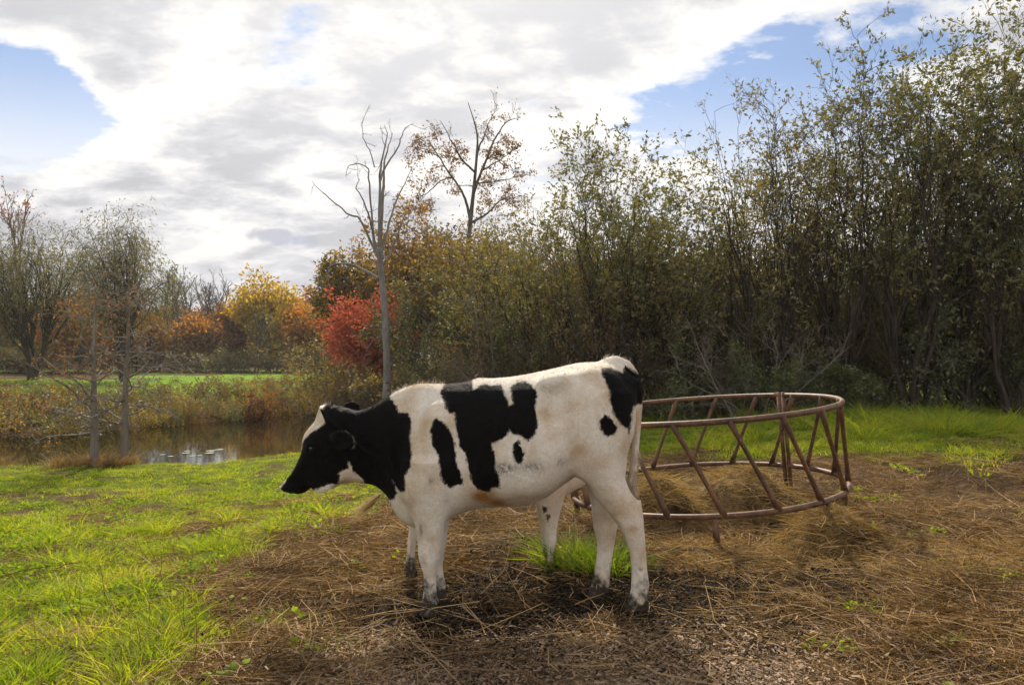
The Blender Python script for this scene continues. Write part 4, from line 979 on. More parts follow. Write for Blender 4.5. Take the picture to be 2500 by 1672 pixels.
def leaf_pts(lv, per, t0=.15, spread=.05):
    p = lv[-1][0]; B, n, _ = p.shape; cnt = B * per; par = np.repeat(np.arange(B), per)
    f = (t0 + (1 - t0) * rng.random(cnt)) * (n - 1); i = np.minimum(f.astype(int), n - 2); fr = (f - i)[:, None]
    q = p[par, i] * (1 - fr) + p[par, i + 1] * fr
    return q + rng.normal(size=(cnt, 3)) * spread, unit(p[par, i + 1] - p[par, i])
RND = lambda q: np.sin(np.pi * (.12 + .80 * q)) + .15
CON = lambda q: 1.05 - .95 * q
def stem_set(n, H, rad, spread=.15, lean=.35, rvar=.5):
    a = np.arange(n) / n * 6.283 + rng.random(n) * 1.2
    p = np.stack([np.cos(a) * spread * rng.random(n), np.sin(a) * spread * rng.random(n), np.full(n, -.08)], 1)
    le = lean * (.25 + rng.random(n))
    d_ = unit(np.stack([np.cos(a) * le, np.sin(a) * le, np.ones(n)], 1))
    return dict(p=p, d=d_, l=H * (.75 + .3 * rng.random(n)), r=rad * (1 - rvar * rng.random(n)))
def species(kind, H, dens=1.0):
    """returns level list for one tree of the kind"""
    D_ = lambda v: max(1, int(round(v * dens)))
    if kind == 'hedge':          # many-stemmed upright small tree
        st = stem_set(7, H * .95, .044 * H / 6, .30, .85)
        return grow(st, [dict(n=9, wig=.15, up=.0, k=6), dict(m=D_(11), t0=.12, ratio=.48, ang=.95, asd=.3, n=6, wig=.20, up=.03, k=4, rr=.5, rmin=.007, shape=lambda q: 1.0 - .45 * q),
                         dict(m=D_(6), t0=.15, ratio=.46, ang=.8, asd=.3, n=4, wig=.2, up=.04, k=3, rr=.55, rmin=.0045), dict(m=D_(4), t0=.1, ratio=.46, ang=.75, n=3, wig=.2, up=.10, k=3, rr=.6, rmin=.003)])
    if kind == 'thicket':        # low dense arching shrub
        st = stem_set(9, H * 1.05, .028, .35, .75)
        return grow(st, [dict(n=8, wig=.12, up=-.03, k=5), dict(m=D_(8), t0=.12, ratio=.48, ang=.75, n=5, wig=.2, up=.0, k=3, rr=.55, rmin=.006),
                         dict(m=D_(6), t0=.1, ratio=.45, ang=.8, n=4, wig=.25, up=.0, k=3, rr=.6, rmin=.004), dict(m=D_(3), t0=.1, ratio=.45, ang=.8, n=3, wig=.2, up=0, k=3, rr=.6, rmin=.003)])
    if kind == 'round':          # single-trunk broad crown
        st = stem_set(1, H, .035 * H / 2, .02, .08, 0)
        return grow(st, [dict(n=10, wig=.05, up=.05, k=8, tip=.2), dict(m=D_(20), t0=.22, ratio=.42, ang=.95, n=6, wig=.12, up=.10, k=5, rr=.5, rmin=.012, shape=RND),
                         dict(m=D_(7), t0=.2, ratio=.42, ang=.75, n=4, wig=.18, up=.05, k=3, rr=.5, rmin=.008), dict(m=D_(5), t0=.1, ratio=.42, ang=.8, n=3, wig=.2, up=.02, k=3, rr=.6, rmin=.006)])
    if kind == 'bare':           # upright bare crown
        st = stem_set(1, H, .028 * H / 2, .02, .06, 0)
        return grow(st, [dict(n=11, wig=.04, up=.05, k=7, tip=.12), dict(m=D_(17), t0=.3, ratio=.40, ang=.6, n=7, wig=.10, up=.16, k=4, rr=.5, rmin=.045, shape=RND),
                         dict(m=D_(7), t0=.2, ratio=.45, ang=.6, n=4, wig=.14, up=.10, k=3, rr=.5, rmin=.026), dict(m=D_(4), t0=.2, ratio=.45, ang=.6, n=3, wig=.15, up=.05, k=3, rr=.6, rmin=.018)])
    if kind == 'swamp':          # near pond-side trees: thin trunk, wide twiggy horizontal branches
        st = stem_set(1, H, .082, .01, .004, 0)
        return grow(st, [dict(n=14, wig=.012, up=.08, k=10, tip=.12), dict(m=D_(40), t0=.22, ratio=.30, ang=1.35, asd=.3, n=7, wig=.17, up=.03, k=5, rr=.32, rmin=.007, shape=lambda q: 1.15 - .85 * np.abs(q - .45)),
                         dict(m=D_(6), t0=.2, ratio=.45, ang=.8, n=5, wig=.22, up=.03, k=3, rr=.55, rmin=.006), dict(m=D_(5), t0=.2, ratio=.45, ang=.7, n=3, wig=.2, up=.0, k=3, rr=.6, rmin=.0042)])
    if kind == 'willow':
        st = stem_set(2, H * .95, .040 * H / 2, .3, .30, .3)
        return grow(st, [dict(n=10, wig=.08, up=.03, k=7, tip=.15), dict(m=D_(14), t0=.3, ratio=.46, ang=.75, n=7, wig=.12, up=.13, k=5, rr=.5, rmin=.02, shape=lambda q: 1.2 - .6 * q),
                         dict(m=D_(6), t0=.3, ratio=.45, ang=.7, n=5, wig=.15, up=.0, k=3, rr=.5, rmin=.010), dict(m=D_(7), t0=.2, ratio=.85, ang=.9, n=6, wig=.10, up=-.38, k=3, rr=.45, rmin=.006)])
    if kind == 'conifer':
        st = stem_set(1, H, .16, .01, .03, 0)
        return grow(st, [dict(n=10, wig=.01, up=.05, k=6, tip=.1), dict(m=D_(60), t0=.12, ratio=.24, ang=1.45, n=5, wig=.07, up=-.02, k=3, rr=.25, rmin=.012, shape=CON),
                         dict(m=D_(8), t0=.15, ratio=.35, ang=.9, n=3, wig=.1, up=-.03, k=3, rr=.5, rmin=.006)])
    if kind == 'shrub':
        st = stem_set(12, H, .016, .25, .8)
        return grow(st, [dict(n=6, wig=.14, up=.02, k=4), dict(m=D_(8), t0=.15, ratio=.42, ang=.7, n=4, wig=.2, up=.05, k=3, rr=.55, rmin=.004), dict(m=D_(5), t0=.1, ratio=.5, ang=.75, n=3, wig=.2, up=.02, k=3, rr=.6, rmin=.003)])
def dome_tree(H, W, stems=6, limbs=70, m2=6, m3=4, low=.22, rad=.05, lean=.5, flat=1.0, droop=.04, spread=.25, up3=.08, l2=.55, l3=.5):
    """branches reach out to points filling a lobed dome, so the crown is broad and rounded"""
    ph = rng.random(6) * 6.283
    def env(n, shell):
        v = unit(rng.normal(size=(n, 3))); v[:, 2] = np.abs(v[:, 2]) * np.where(rng.random(n) < .75, 1, -.55)
        az = np.arctan2(v[:, 1], v[:, 0]); lob = 1 + .16 * np.sin(3 * az + ph[0] + 2 * v[:, 2]) + .10 * np.sin(5 * az + ph[1]) + .10 * np.sin(7 * v[:, 2] + ph[2] + az)
        r = lob * (shell + (1 - shell) * rng.random(n))**.5
        zc = H * (low + (1 - low) * .48)
        return np.stack([v[:, 0] * W / 2 * r, v[:, 1] * W / 2 * r, np.minimum(zc + v[:, 2] * r * np.where(v[:, 2] > 0, H - zc, (zc - low * H)) / 1.06, H * 1.05)], 1)
    def bez(S, C, T, n, wig):
        t = np.linspace(0, 1, n)[None, :, None]
        p = S[:, None] * (1 - t)**2 + 2 * C[:, None] * t * (1 - t) + T[:, None] * t * t
        ln = np.linalg.norm(T - S, axis=1)
        return p + np.cumsum(rng.normal(size=p.shape) * wig, 1) * ln[:, None, None] * np.sin(np.pi * t * .9), ln
    ang = np.arange(stems) / stems * 6.283 + rng.random(stems)
    S = np.stack([np.cos(ang) * spread * rng.random(stems), np.sin(ang) * spread * rng.random(stems), np.full(stems, -.06)], 1)
    T = np.stack([np.cos(ang) * W * .5 * lean * (.4 + .6 * rng.random(stems)), np.sin(ang) * W * .5 * lean * (.4 + .6 * rng.random(stems)), H * (.55 + .2 * rng.random(stems))], 1)
    if stems == 1: T = np.array([[W * .05 * rng.normal(), W * .05 * rng.normal(), H * .86]])
    C = S + (T - S) * np.array([.25, .25, .55])
    P0, l0 = bez(S, C, T, 12, .022); r0 = rad * (.65 + .35 * rng.random(stems)); R0 = r0[:, None] * np.linspace(1, .12, 12)
    out = [(P0, R0, 7, l0)]
    T = env(limbs, .25); par = rng.integers(0, stems, limbs)
    if stems > 1:                              # each target hangs on the stem that leans its way
        dd = ((T[:, None, :2] - P0[None, :, 8, :2])**2).sum(-1) + rng.random((limbs, stems)) * (W * .22)**2; par = dd.argmin(1)
    hz = np.clip((T[:, 2] / H) * .62 + rng.normal(size=limbs) * .08 - .10, .12, .88) * 11; i = np.minimum(hz.astype(int), 10); fr = (hz - i)[:, None]
    S = P0[par, i] * (1 - fr) + P0[par, i + 1] * fr; tg = unit(P0[par, i + 1] - P0[par, i])
    ln = np.linalg.norm(T - S, axis=1, keepdims=True)
    C = S + tg * ln * .16 + (T - S) * .38
    P1, l1 = bez(S, C, T, 8, .030); R1 = np.maximum(R0[par, i] * .5, .009)[:, None] * np.linspace(1, .18, 8)
    out.append((P1, R1, 4, l1))
    sub = lambda P_, R_, L_, m, ratio, n, wig, up, k, rmin, t0, ang_: None
    def kids(P_, R_, m, leng, n, wig, up, k, rmin, t0, ang_):
        B, q, _ = P_.shape; cnt = B * m; pr = np.repeat(np.arange(B), m); t = t0 + (1 - t0) * rng.random(cnt); t[::m] = 1.0; t[1::m] = .9; f = t * (q - 1); i = np.minimum(f.astype(int), q - 2); fr = (f - i)[:, None]
        st = P_[pr, i] * (1 - fr) + P_[pr, i + 1] * fr; tg = unit(P_[pr, i + 1] - P_[pr, i]); pe = unit(np.cross(tg, rng.normal(size=(cnt, 3)))); an = (ang_ + .25 * rng.normal(size=cnt))[:, None]
        d_ = tg * np.cos(an) + pe * np.sin(an); l_ = leng * (.45 + .9 * rng.random(cnt)); pts = [st]
        for _ in range(n - 1):
            d_ = unit(d_ + rng.normal(size=(cnt, 3)) * wig + np.array([0, 0, up])); pts.append(pts[-1] + d_ * (l_ / (n - 1))[:, None])
        rr = np.maximum(R_[pr, i] * .55, rmin); return np.stack(pts, 1), rr[:, None] * np.linspace(1, .4, n), k, l_
    s0 = (H * W * W)**(1 / 3)
    out.append(kids(P1, R1, m2, s0 * .17 * l2 / .55, 4, .2, droop, 3, .005, .25, .75))
    out.append(kids(out[-1][0], out[-1][1], m3, s0 * .085 * l3 / .5, 3 if up3 > -.2 else 6, .18, up3, 3, .003, .15, .7))
    return out
DOME = {'hedge': dict(stems=7, limbs=64, m2=6, m3=4, low=.22, rad=.055, lean=.95, droop=-.01, l2=.5),
        'round': dict(stems=1, limbs=60, m2=5, m3=4, low=.20, rad=.14, lean=.2, up3=.0),
        'maple': dict(stems=4, limbs=46, m2=6, m3=4, low=.06, rad=.06, lean=.5, up3=.05, l2=.75, l3=.7),
        'willow': dict(stems=3, limbs=48, m2=6, m3=5, low=.30, rad=.22, lean=.55, droop=-.05, up3=-.45, l3=1.5, spread=.6)}
def plant(name, kind, px, Y, top, wpx, bark, leaf, per, lsize, label, cat, group=None, dens=1.0, aspect=.45, base=None, x=None, leafspread=.06, droop=.2, parts=('trunk', 'crown'), H=None, Wm=None):
    X = X_(px, Y) if x is None else x
    zb = float(ground(X, Y)) if base is None else base
    if H is None: H = Z_(top, Y) - zb
    W = wpx / F * Y if Wm is None else Wm
    lv = dome_tree(H, W, **DOME[kind]) if kind in DOME else fit(species(kind, H, dens), H, W)
    e = empty(name, (X, Y, zb)); tag(e, label, cat, group)
    V_, F_ = wood(lv); obj(parts[0], mesh(name + '_wood', V_, F_, True), M[bark], e)
    if leaf and per:
        cols = leaf if isinstance(leaf, (list, tuple)) else [leaf]
        p, dr = leaf_pts(lv, per, spread=leafspread); sel = rng.integers(0, len(cols), len(p)) if len(cols) > 1 else np.zeros(len(p), int)
        for ci, cn in enumerate(cols):
            q = sel == ci
            V_, F_, A_ = leaves(p[q], lsize, aspect, droop, dr[q]); obj(parts[1], mesh(name + '_leaves', V_, F_, False, A_), M[cn], e)
    return e
def clone(e, loc, rz, scale, label, group=None):
    c = e.copy(); col.objects.link(c); c.location = loc; c.rotation_euler = (0, 0, rz); c.scale = scale; c['label'] = label
    if group: c['group'] = group
    for ch in list(e.children):
        k = ch.copy(); col.objects.link(k); k.parent = c
    return c
ORD = ['first', 'second', 'third', 'fourth', 'fifth', 'sixth', 'seventh', 'eighth', 'ninth', 'tenth', 'eleventh', 'twelfth', 'thirteenth', 'fourteenth', 'fifteenth', 'sixteenth', 'seventeenth', 'eighteenth', 'nineteenth', 'twentieth']

# right-hand hedgerow
HG = 'hedgerow trees behind the feeder'; leafn_ = 2
for i, (px, Y, top, wp, lf, per, dn, lb) in enumerate([
    (1265, 19.0, 560, 420, 'leaf_olive', 5, 1.0, 'low olive hedgerow tree directly above the cow\'s shoulder'),
    (1400, 17.0, 440, 420, 'leaf_olive', 5, 1.0, 'olive hedgerow tree just left of the pointed leafy hedgerow top'),
    (1510, 15.5, 325, 420, ['leaf_olive', 'leaf_green'], 7, 1.0, 'pointed leafy hedgerow tree rising above the cow\'s rump'),
    (1690, 15.0, 540, 380, 'leaf_olive', 5, 1.0, 'lower olive hedgerow tree above the left half of the feeder'),
    (1870, 14.0, 215, 440, 'leaf_olive', 2, .95, 'sparse many stemmed hedgerow tree with sky showing through, above the feeder'),
    (2040, 13.8, 205, 400, 'leaf_olive', 2, .95, 'thin leaved hedgerow tree above the right end of the feeder'),
    (2215, 13.2, 45, 430, ['leaf_olive', 'leaf_green'], 5, 1.0, 'tall hedgerow tree with two slender leafy peaks on the right'),
    (2350, 13.6, 120, 380, ['leaf_olive', 'leaf_green'], 6, .95, 'dense green hedgerow tree second from the right edge'),
    (2480, 12.6, -10, 500, ['leaf_green', 'leaf_olive'], 7, 1.0, 'tallest leafy green hedgerow tree at the right edge')]):
    plant('hedgerow_tree', 'hedge', px, Y, top, wp, 'bark_dark', lf, per + leafn_, .080, lb, 'tree', HG, dens=dn, leafspread=.022)
plant('hedgerow_tree', 'hedge', 2700, 13.5, 60, 420, 'bark_dark', 'leaf_olive', 5, .08, 'hedgerow tree cut off by the right picture edge', 'tree', HG, dens=.8)
# low thicket along the foot of the hedge
TG = 'dark shrubs at the foot of the hedgerow'
protos = []
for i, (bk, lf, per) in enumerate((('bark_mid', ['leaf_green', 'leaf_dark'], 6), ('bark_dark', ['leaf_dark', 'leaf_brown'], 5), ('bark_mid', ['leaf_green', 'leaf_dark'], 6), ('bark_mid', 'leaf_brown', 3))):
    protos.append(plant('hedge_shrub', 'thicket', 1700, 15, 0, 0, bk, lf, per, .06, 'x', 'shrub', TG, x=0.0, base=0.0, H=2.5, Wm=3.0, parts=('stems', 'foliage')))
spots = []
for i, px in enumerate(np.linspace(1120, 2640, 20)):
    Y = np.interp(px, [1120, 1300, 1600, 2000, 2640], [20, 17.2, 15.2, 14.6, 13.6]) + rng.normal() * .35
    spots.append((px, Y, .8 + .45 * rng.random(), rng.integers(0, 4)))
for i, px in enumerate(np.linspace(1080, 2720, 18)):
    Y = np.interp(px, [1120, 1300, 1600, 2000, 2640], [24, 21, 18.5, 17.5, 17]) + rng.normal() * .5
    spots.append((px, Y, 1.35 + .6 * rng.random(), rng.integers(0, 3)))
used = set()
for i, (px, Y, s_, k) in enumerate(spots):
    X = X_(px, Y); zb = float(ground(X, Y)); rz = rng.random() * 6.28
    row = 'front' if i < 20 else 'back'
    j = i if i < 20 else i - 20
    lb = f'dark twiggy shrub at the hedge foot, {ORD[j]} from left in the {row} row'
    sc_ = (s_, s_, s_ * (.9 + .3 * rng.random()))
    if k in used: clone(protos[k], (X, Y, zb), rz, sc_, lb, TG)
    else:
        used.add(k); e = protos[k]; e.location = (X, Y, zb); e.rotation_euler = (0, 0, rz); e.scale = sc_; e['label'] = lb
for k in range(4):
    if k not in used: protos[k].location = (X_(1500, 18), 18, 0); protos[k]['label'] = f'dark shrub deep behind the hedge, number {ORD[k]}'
# bright rambling shrub in the hedge shade and grey arching dead boughs
plant('rambling_shrub', 'thicket', 1850, 13.9, 845, 330, 'bark_mid', 'leaf_green', 9, .06, 'fresh green rambling shrub behind the feeder\'s double post', 'shrub', None, parts=('stems', 'foliage'))
plant('dead_shrub', 'thicket', 1840, 13.5, 760, 460, 'bark_grey', None, 0, .05, 'leafless grey shrub with arching branches above the feeder', 'shrub', None, parts=('stems', 'foliage'))
plant('rambling_shrub', 'thicket', 2010, 13.6, 880, 260, 'bark_mid', 'leaf_green', 8, .06, 'green leafy undergrowth under the right end of the feeder rail', 'shrub', None, parts=('stems', 'foliage'))
plant('rambling_shrub', 'thicket', 1600, 14.4, 900, 300, 'bark_mid', 'leaf_green', 6, .055, 'low green undergrowth just right of the cow tail', 'shrub', None, parts=('stems', 'foliage'))
plant('dead_shrub', 'thicket', 1230, 17.5, 640, 380, 'bark_grey', ['leaf_brown', 'leaf_olive'], 2, .05, 'grey twiggy shrub rising right behind the cow\'s withers', 'shrub', None, parts=('stems', 'foliage'))
# woods behind the hedge
WG = 'wood behind the hedgerow'
wp_ = [plant('woodland_tree', 'round', 1500, 30, 0, 0, 'bark_dark', lf, per, .16, 'x', 'tree', WG, x=0.0, base=0.0, H=8.0, Wm=7.0, dens=.95, leafspread=.25) for lf, per in ((['leaf_dark', 'leaf_gold'], 9), ('leaf_dark', 9), (['leaf_rust', 'leaf_gold', 'leaf_brown'], 9))]
wsp = [(1020, 37, .80, 2), (1090, 33, .78, 2), (1180, 31, .82, 0), (1280, 34, .80, 1), (1390, 29, .62, 0), (1500, 32, .62, 1), (1620, 27, .52, 1), (1760, 30, .55, 0), (1900, 26, .5, 1), (2040, 29, .52, 1), (2180, 25, .5, 0), (2330, 28, .55, 1), (2480, 24, .5, 1), (2640, 26, .55, 0), (960, 42, .8, 2), (900, 46, .85, 0)]
uw = set()
for i, (px, Y, s_, k) in enumerate(sorted(wsp)):
    X = X_(px, Y); zb = float(ground(X, Y)); lb = f'dark autumn wood tree behind the hedge, {ORD[i]} from left'
    if k in uw: clone(wp_[k], (X, Y, zb), rng.random() * 6.28, (s_, s_, s_), lb, WG)
    else: uw.add(k); wp_[k].location = (X, Y, zb); wp_[k].scale = (s_, s_, s_); wp_[k]['label'] = lb
# middle trees
plant('oak_tree', 'round', 870, 33, 598, 170, 'bark_dark', ['leaf_dark', 'leaf_gold'], 12, .19, 'dark green oak top just left of the dead tree', 'tree', None, leafspread=.12)
plant('autumn_tree', 'round', 1000, 31, 535, 260, 'bark_dark', ['leaf_russet', 'leaf_gold', 'leaf_brown'], 11, .17, 'orange brown autumn tree just right of the dead tree', 'tree', None, leafspread=.14)
plant('autumn_tree', 'round', 1120, 27, 560, 260, 'bark_mid', ['leaf_brown', 'leaf_gold', 'leaf_olive'], 11, .14, 'brown and gold tree in front of the tall oak trunk', 'tree', None, leafspread=.14)
plant('red_maple', 'maple', 898, 26, 728, 190, 'bark_mid', ['leaf_red', 'leaf_red', 'leaf_rust'], 9, .13, 'bright red maple behind the dead tree trunk', 'tree', None, leafspread=.10)
# far row across the lawn
FG = 'far trees beyond the lawn'
far = [('bare_tree', 'bare', 455, 72, 680, 90, 'bark_mid', None, 0, 'bare far tree just right of the dark conifer'),
       ('bare_tree', 'bare', 495, 70, 668, 100, 'bark_mid', None, 0, 'bare far tree in the middle of the leafless group'),
       ('bare_tree', 'bare', 553, 74, 660, 100, 'bark_mid', None, 0, 'bare far tree with fan shaped crown left of the yellow tree'),
       ('bare_tree', 'bare', 608, 80, 690, 90, 'bark_mid', None, 0, 'faint bare far tree behind the yellow tree'),
       ('bare_tree', 'bare', 845, 60, 715, 70, 'bark_mid', None, 0, 'small bare far tree behind the red maple'),
       ('conifer_tree', 'conifer', 425, 66, 650, 90, 'bark_dark', 'leaf_dark', 1, 'dark far conifer at the right side of the willows'),
       ('yellow_tree', 'round', 655, 64, 682, 150, 'bark_dark', ['leaf_yellow', 'leaf_yellow', 'leaf_gold'], 5, 'yellow autumn tree standing alone on the far lawn'),
       ('yellow_tree', 'round', 700, 62, 760, 90, 'bark_dark', 'leaf_yellow', 5, 'small bright yellow tree right of the larger yellow tree'),
       ('orange_tree', 'round', 780, 62, 745, 150, 'bark_dark', 'leaf_orange', 5, 'orange far tree between the yellow tree and red maple'),
       ('russet_tree', 'round', 800, 78, 730, 170, 'bark_dark', 'leaf_rust', 4, 'russet far tree crown behind the orange tree'),
       ('russet_tree', 'round', 560, 66, 770, 110, 'bark_dark', ['leaf_rust', 'leaf_brown'], 4, 'brown low far tree below the bare trees'),
       ('russet_tree', 'round', 480, 62, 790, 120, 'bark_dark', ['leaf_brown', 'leaf_orange'], 4, 'brown orange far tree beside the willow foot'),
       ('orange_tree', 'round', 190, 58, 735, 170, 'bark_dark', 'leaf_orange', 4, 'orange far tree seen between the two willows'),
       ('orange_tree', 'round', 330, 60, 780, 150, 'bark_dark', ['leaf_gold', 'leaf_rust'], 4, 'gold brown far tree behind the right willow'),
       ('russet_tree', 'round', 60, 62, 740, 190, 'bark_dark', ['leaf_gold', 'leaf_brown'], 4, 'gold brown far tree behind the left willow'),
       ('slender_tree', 'bare', 50, 58, 455, 130, 'bark_mid', 'leaf_rust', 1, 'tall thin tree with last orange leaves rising above the left willow'),
       ('dark_tree', 'bare', 622, 57, 760, 80, 'bark_mid', ['leaf_olive', 'leaf_dark'], 1, 'small olive tree left of the yellow trunk'),
       ('bare_tree', 'bare', 390, 64, 640, 110, 'bark_mid', None, 0, 'bare far tree just left of the dark conifer'),
       ('bare_tree', 'bare', 520, 66, 690, 90, 'bark_mid', None, 0, 'bare far tree behind the brown low tree'),
       ('bare_tree', 'bare', 430, 75, 660, 100, 'bark_mid', None, 0, 'bare far tree partly behind the dark conifer')]
for nm, kd, px, Y, top, wp, bk, lf, per, lb in far:
    plant(nm, kd, px, Y, top, wp, bk, lf, per * 2 if per > 1 else per, .30 if per > 1 else .2, lb, 'tree', FG, dens=1.0 if kd == 'round' else .9, leafspread=.32 if per > 1 else .1, aspect=.6)
bp_ = [plant('backdrop_tree', 'round', 0, 90, 0, 0, 'bark_dark', lf, 9, .42, 'x', 'tree', 'distant wood edge', x=0.0, base=0.0, H=8, Wm=11, dens=.9, leafspread=.5, aspect=.6) for lf in (['leaf_brown', 'leaf_rust'], ['leaf_gold', 'leaf_dark'])]
bs = [(-60, 86), (30, 92), (130, 88), (230, 95), (330, 90), (420, 94), (500, 88), (590, 95), (680, 90), (770, 94), (860, 88), (960, 84)]
for i, (px, Y) in enumerate(bs):
    X = X_(px, Y); s_ = .62 + .25 * rng.random(); k = i % 2; lb = f'dull brown tree in the distant wood edge, {ORD[i]} from left'
    if i > 1: clone(bp_[k], (X, Y, -.22), rng.random() * 6, (1, 1, s_), lb)
    else: bp_[k].location = (X, Y, -.22); bp_[k]['label'] = lb; bp_[k].scale = (1, 1, s_)
# willows
plant('willow_tree', 'willow', 75, 43, 535, 330, 'bark_dark', 'leaf_willow', 7, .20, 'large drooping willow at the left edge', 'tree', 'willows beyond the pond', dens=.95, aspect=.26, droop=1.2, leafspread=.10)
plant('willow_tree', 'willow', 300, 41, 545, 270, 'bark_dark', 'leaf_willow', 6, .20, 'drooping willow behind the two pond side trees', 'tree', 'willows beyond the pond', dens=.95, aspect=.26, droop=1.2, leafspread=.10)
plant('willow_tree', 'willow', -130, 40, 560, 300, 'bark_dark', 'leaf_willow', 6, .20, 'willow cut off by the left picture edge', 'tree', 'willows beyond the pond', dens=.7, aspect=.22, droop=1.2, leafspread=.10)
# pond-side young trees
plant('pond_side_tree', 'swamp', 231, 13.1, 700, 330, 'bark_grey', ['leaf_brown', 'leaf_rust'], 2, .05, 'left of two slim leafless trees on the near pond bank', 'tree', 'slim trees on the pond bank', dens=.8)
plant('pond_side_tree', 'swamp', 302, 13.6, 640, 360, 'bark_grey', 'leaf_brown', 1, .05, 'right of two slim leafless trees on the near pond bank', 'tree', 'slim trees on the pond bank', dens=.9)

# traced trees: the dead snag and the tall oak
def traced(name, Y, org, k, limbs, bark, label, twigs, leaf=None, per=0, lsize=.1, twig_len=.9, base_px=None, dy=.35, parts=('trunk', 'crown'), stride=2, slim=1.0):
    X0 = X_(base_px, Y); zb = float(ground(X0, Y)); e = empty(name, (X0, Y, zb)); tag(e, label, 'tree')
    Vs = []; Fs = []; n = 0; lines = []
    for li, (pts, r0, r1) in enumerate(limbs):
        pts = np.array(pts, float); q = np.stack([X_(org[0] + pts[:, 0] / k, Y) - X0, np.zeros(len(pts)), Z_(org[1] + pts[:, 1] / k, Y) - zb], 1)
        m = 26; t = np.linspace(0, 1, len(q)); tt = np.linspace(0, 1, m)
        p = np.stack([np.interp(tt, t, q[:, c]) for c in range(3)], 1)
        for _ in range(2): p[1:-1] = .25 * p[:-2] + .5 * p[1:-1] + .25 * p[2:]
        if li: p[:, 1] += dy * rng.normal() * tt**1.2 * np.linalg.norm(p[-1] - p[0]) * .8; p += np.cumsum(rng.normal(size=p.shape) * .014, 0) * ss(0, .3, tt)[:, None]
        r = np.linspace(r0, r1, m) * slim * (1 if li == 0 else .85)
        if li == 0: r = r * (1 + .7 * np.exp(-np.arange(m) / 1.6)) * (1 + .05 * rng.normal(size=m))
        lines.append((p[None], r[None], 8, np.array([np.linalg.norm(p[-1] - p[0])])))
        v, f = tubes(p[None], r[None], 9 if r0 > .05 else 6); Vs.append(v); Fs.append(f + n); n += len(v)
    lv = None; tl = []
    for p, r, kk, ln in lines[1:]:
        sub = grow(dict(p=p[0][8:-1:stride], d=unit(np.gradient(p[0], axis=0)[8:-1:stride] + rng.normal(size=(len(p[0][8:-1:stride]), 3)) * .8), l=np.full(len(p[0][8:-1:stride]), twig_len) * (.4 + .9 * rng.random(len(p[0][8:-1:stride]))), r=np.maximum(r[0][8:-1:stride] * .45, .008)),
                   [dict(n=6, wig=.16, up=.06, k=4, tip=.3), dict(m=twigs, t0=.2, ratio=.5, ang=.7, n=4, wig=.2, up=.04, k=3, rr=.55, rmin=.006), dict(m=3, t0=.2, ratio=.5, ang=.7, n=3, wig=.2, up=.03, k=3, rr=.6, rmin=.004)]) if twigs else []
        for a in sub:
            v, f = tubes(a[0], a[1], a[2]); Vs.append(v); Fs.append(f + n); n += len(v)
        if sub: tl.append(sub)
    obj(parts[0], mesh(name + '_wood', np.concatenate(Vs), np.concatenate(Fs), True), M[bark], e)
    if leaf and tl:
        ps = []; ds = []
        for s_ in tl:
            a, b = leaf_pts(s_, per, spread=.08); ps.append(a); ds.append(b)
        p = np.concatenate(ps); dd = np.concatenate(ds)
        hi = p[:, 2] > np.percentile(p[:, 2], 78); kp = ~hi | (rng.random(len(p)) < .25); p = p[kp]; dd = dd[kp]
        V_, F_, A_ = leaves(p, lsize, .5, .3, dd); obj(parts[1], mesh(name + '_leaves', V_, F_, False, A_), M[leaf], e)
    return e
SN = [([(698, 1570), (690, 1300), (680, 1100), (665, 950), (655, 830)], .150, .110), ([(657, 850), (650, 700), (640, 560), (630, 440), (620, 350), (635, 260), (643, 170)], .10, .012), ([(655, 800), (655, 560), (648, 470), (660, 380), (680, 300), (685, 240), (658, 195)], .07, .010),
      ([(645, 840), (625, 760), (610, 680), (590, 610), (545, 545), (565, 510)], .06, .012), ([(645, 850), (600, 760), (555, 680), (510, 665), (450, 610), (400, 570), (350, 530)], .06, .010), ([(662, 850), (690, 720), (720, 600), (750, 490), (785, 370)], .065, .012),
      ([(655, 800), (665, 500), (680, 440), (740, 340), (765, 270), (780, 230), (818, 198)], .055, .008), ([(630, 800), (612, 600), (585, 450), (600, 410), (540, 380), (490, 385), (463, 420), (460, 455)], .05, .007), ([(632, 420), (610, 340), (580, 290), (570, 240), (565, 205)], .03, .007),
      ([(672, 900), (690, 860), (740, 740), (790, 660), (840, 650)], .05, .010), ([(650, 965), (590, 930), (520, 895), (470, 885), (430, 875), (395, 900), (385, 960), (350, 1015)], .075, .016), ([(675, 1230), (640, 1250), (600, 1300), (570, 1370), (575, 1400)], .022, .005), ([(685, 1140), (720, 1150), (740, 1190)], .03, .006)]
traced('dead_tree', 21.0, (600, 200), 2.01, SN, 'bark_snag', 'tall dead grey tree with bare twisting limbs behind the cow\'s neck', 2, twig_len=.45, base_px=947, stride=4, slim=.78)
OK_ = [([(1078, 1500), (1070, 1200), (1072, 1000), (1100, 700), (1120, 520), (1135, 350), (1140, 250), (1090, 100)], .18, .015), ([(1105, 700), (1080, 570), (1020, 470), (950, 370), (900, 290)], .09, .015), ([(1120, 540), (1160, 420), (1210, 300), (1270, 200), (1330, 190)], .09, .012),
       ([(1110, 690), (1180, 650), (1250, 590), (1350, 570)], .08, .015), ([(1135, 360), (1170, 230), (1230, 110)], .06, .01), ([(1130, 450), (1060, 380), (1010, 300), (960, 210)], .07, .012), ([(1020, 470), (960, 470), (880, 540), (830, 560)], .05, .01), ([(1150, 440), (1240, 400), (1340, 340)], .05, .01), ([(950, 370), (880, 320), (800, 320)], .04, .01), ([(1125, 500), (1190, 500), (1280, 490), (1330, 480)], .05, .01)]
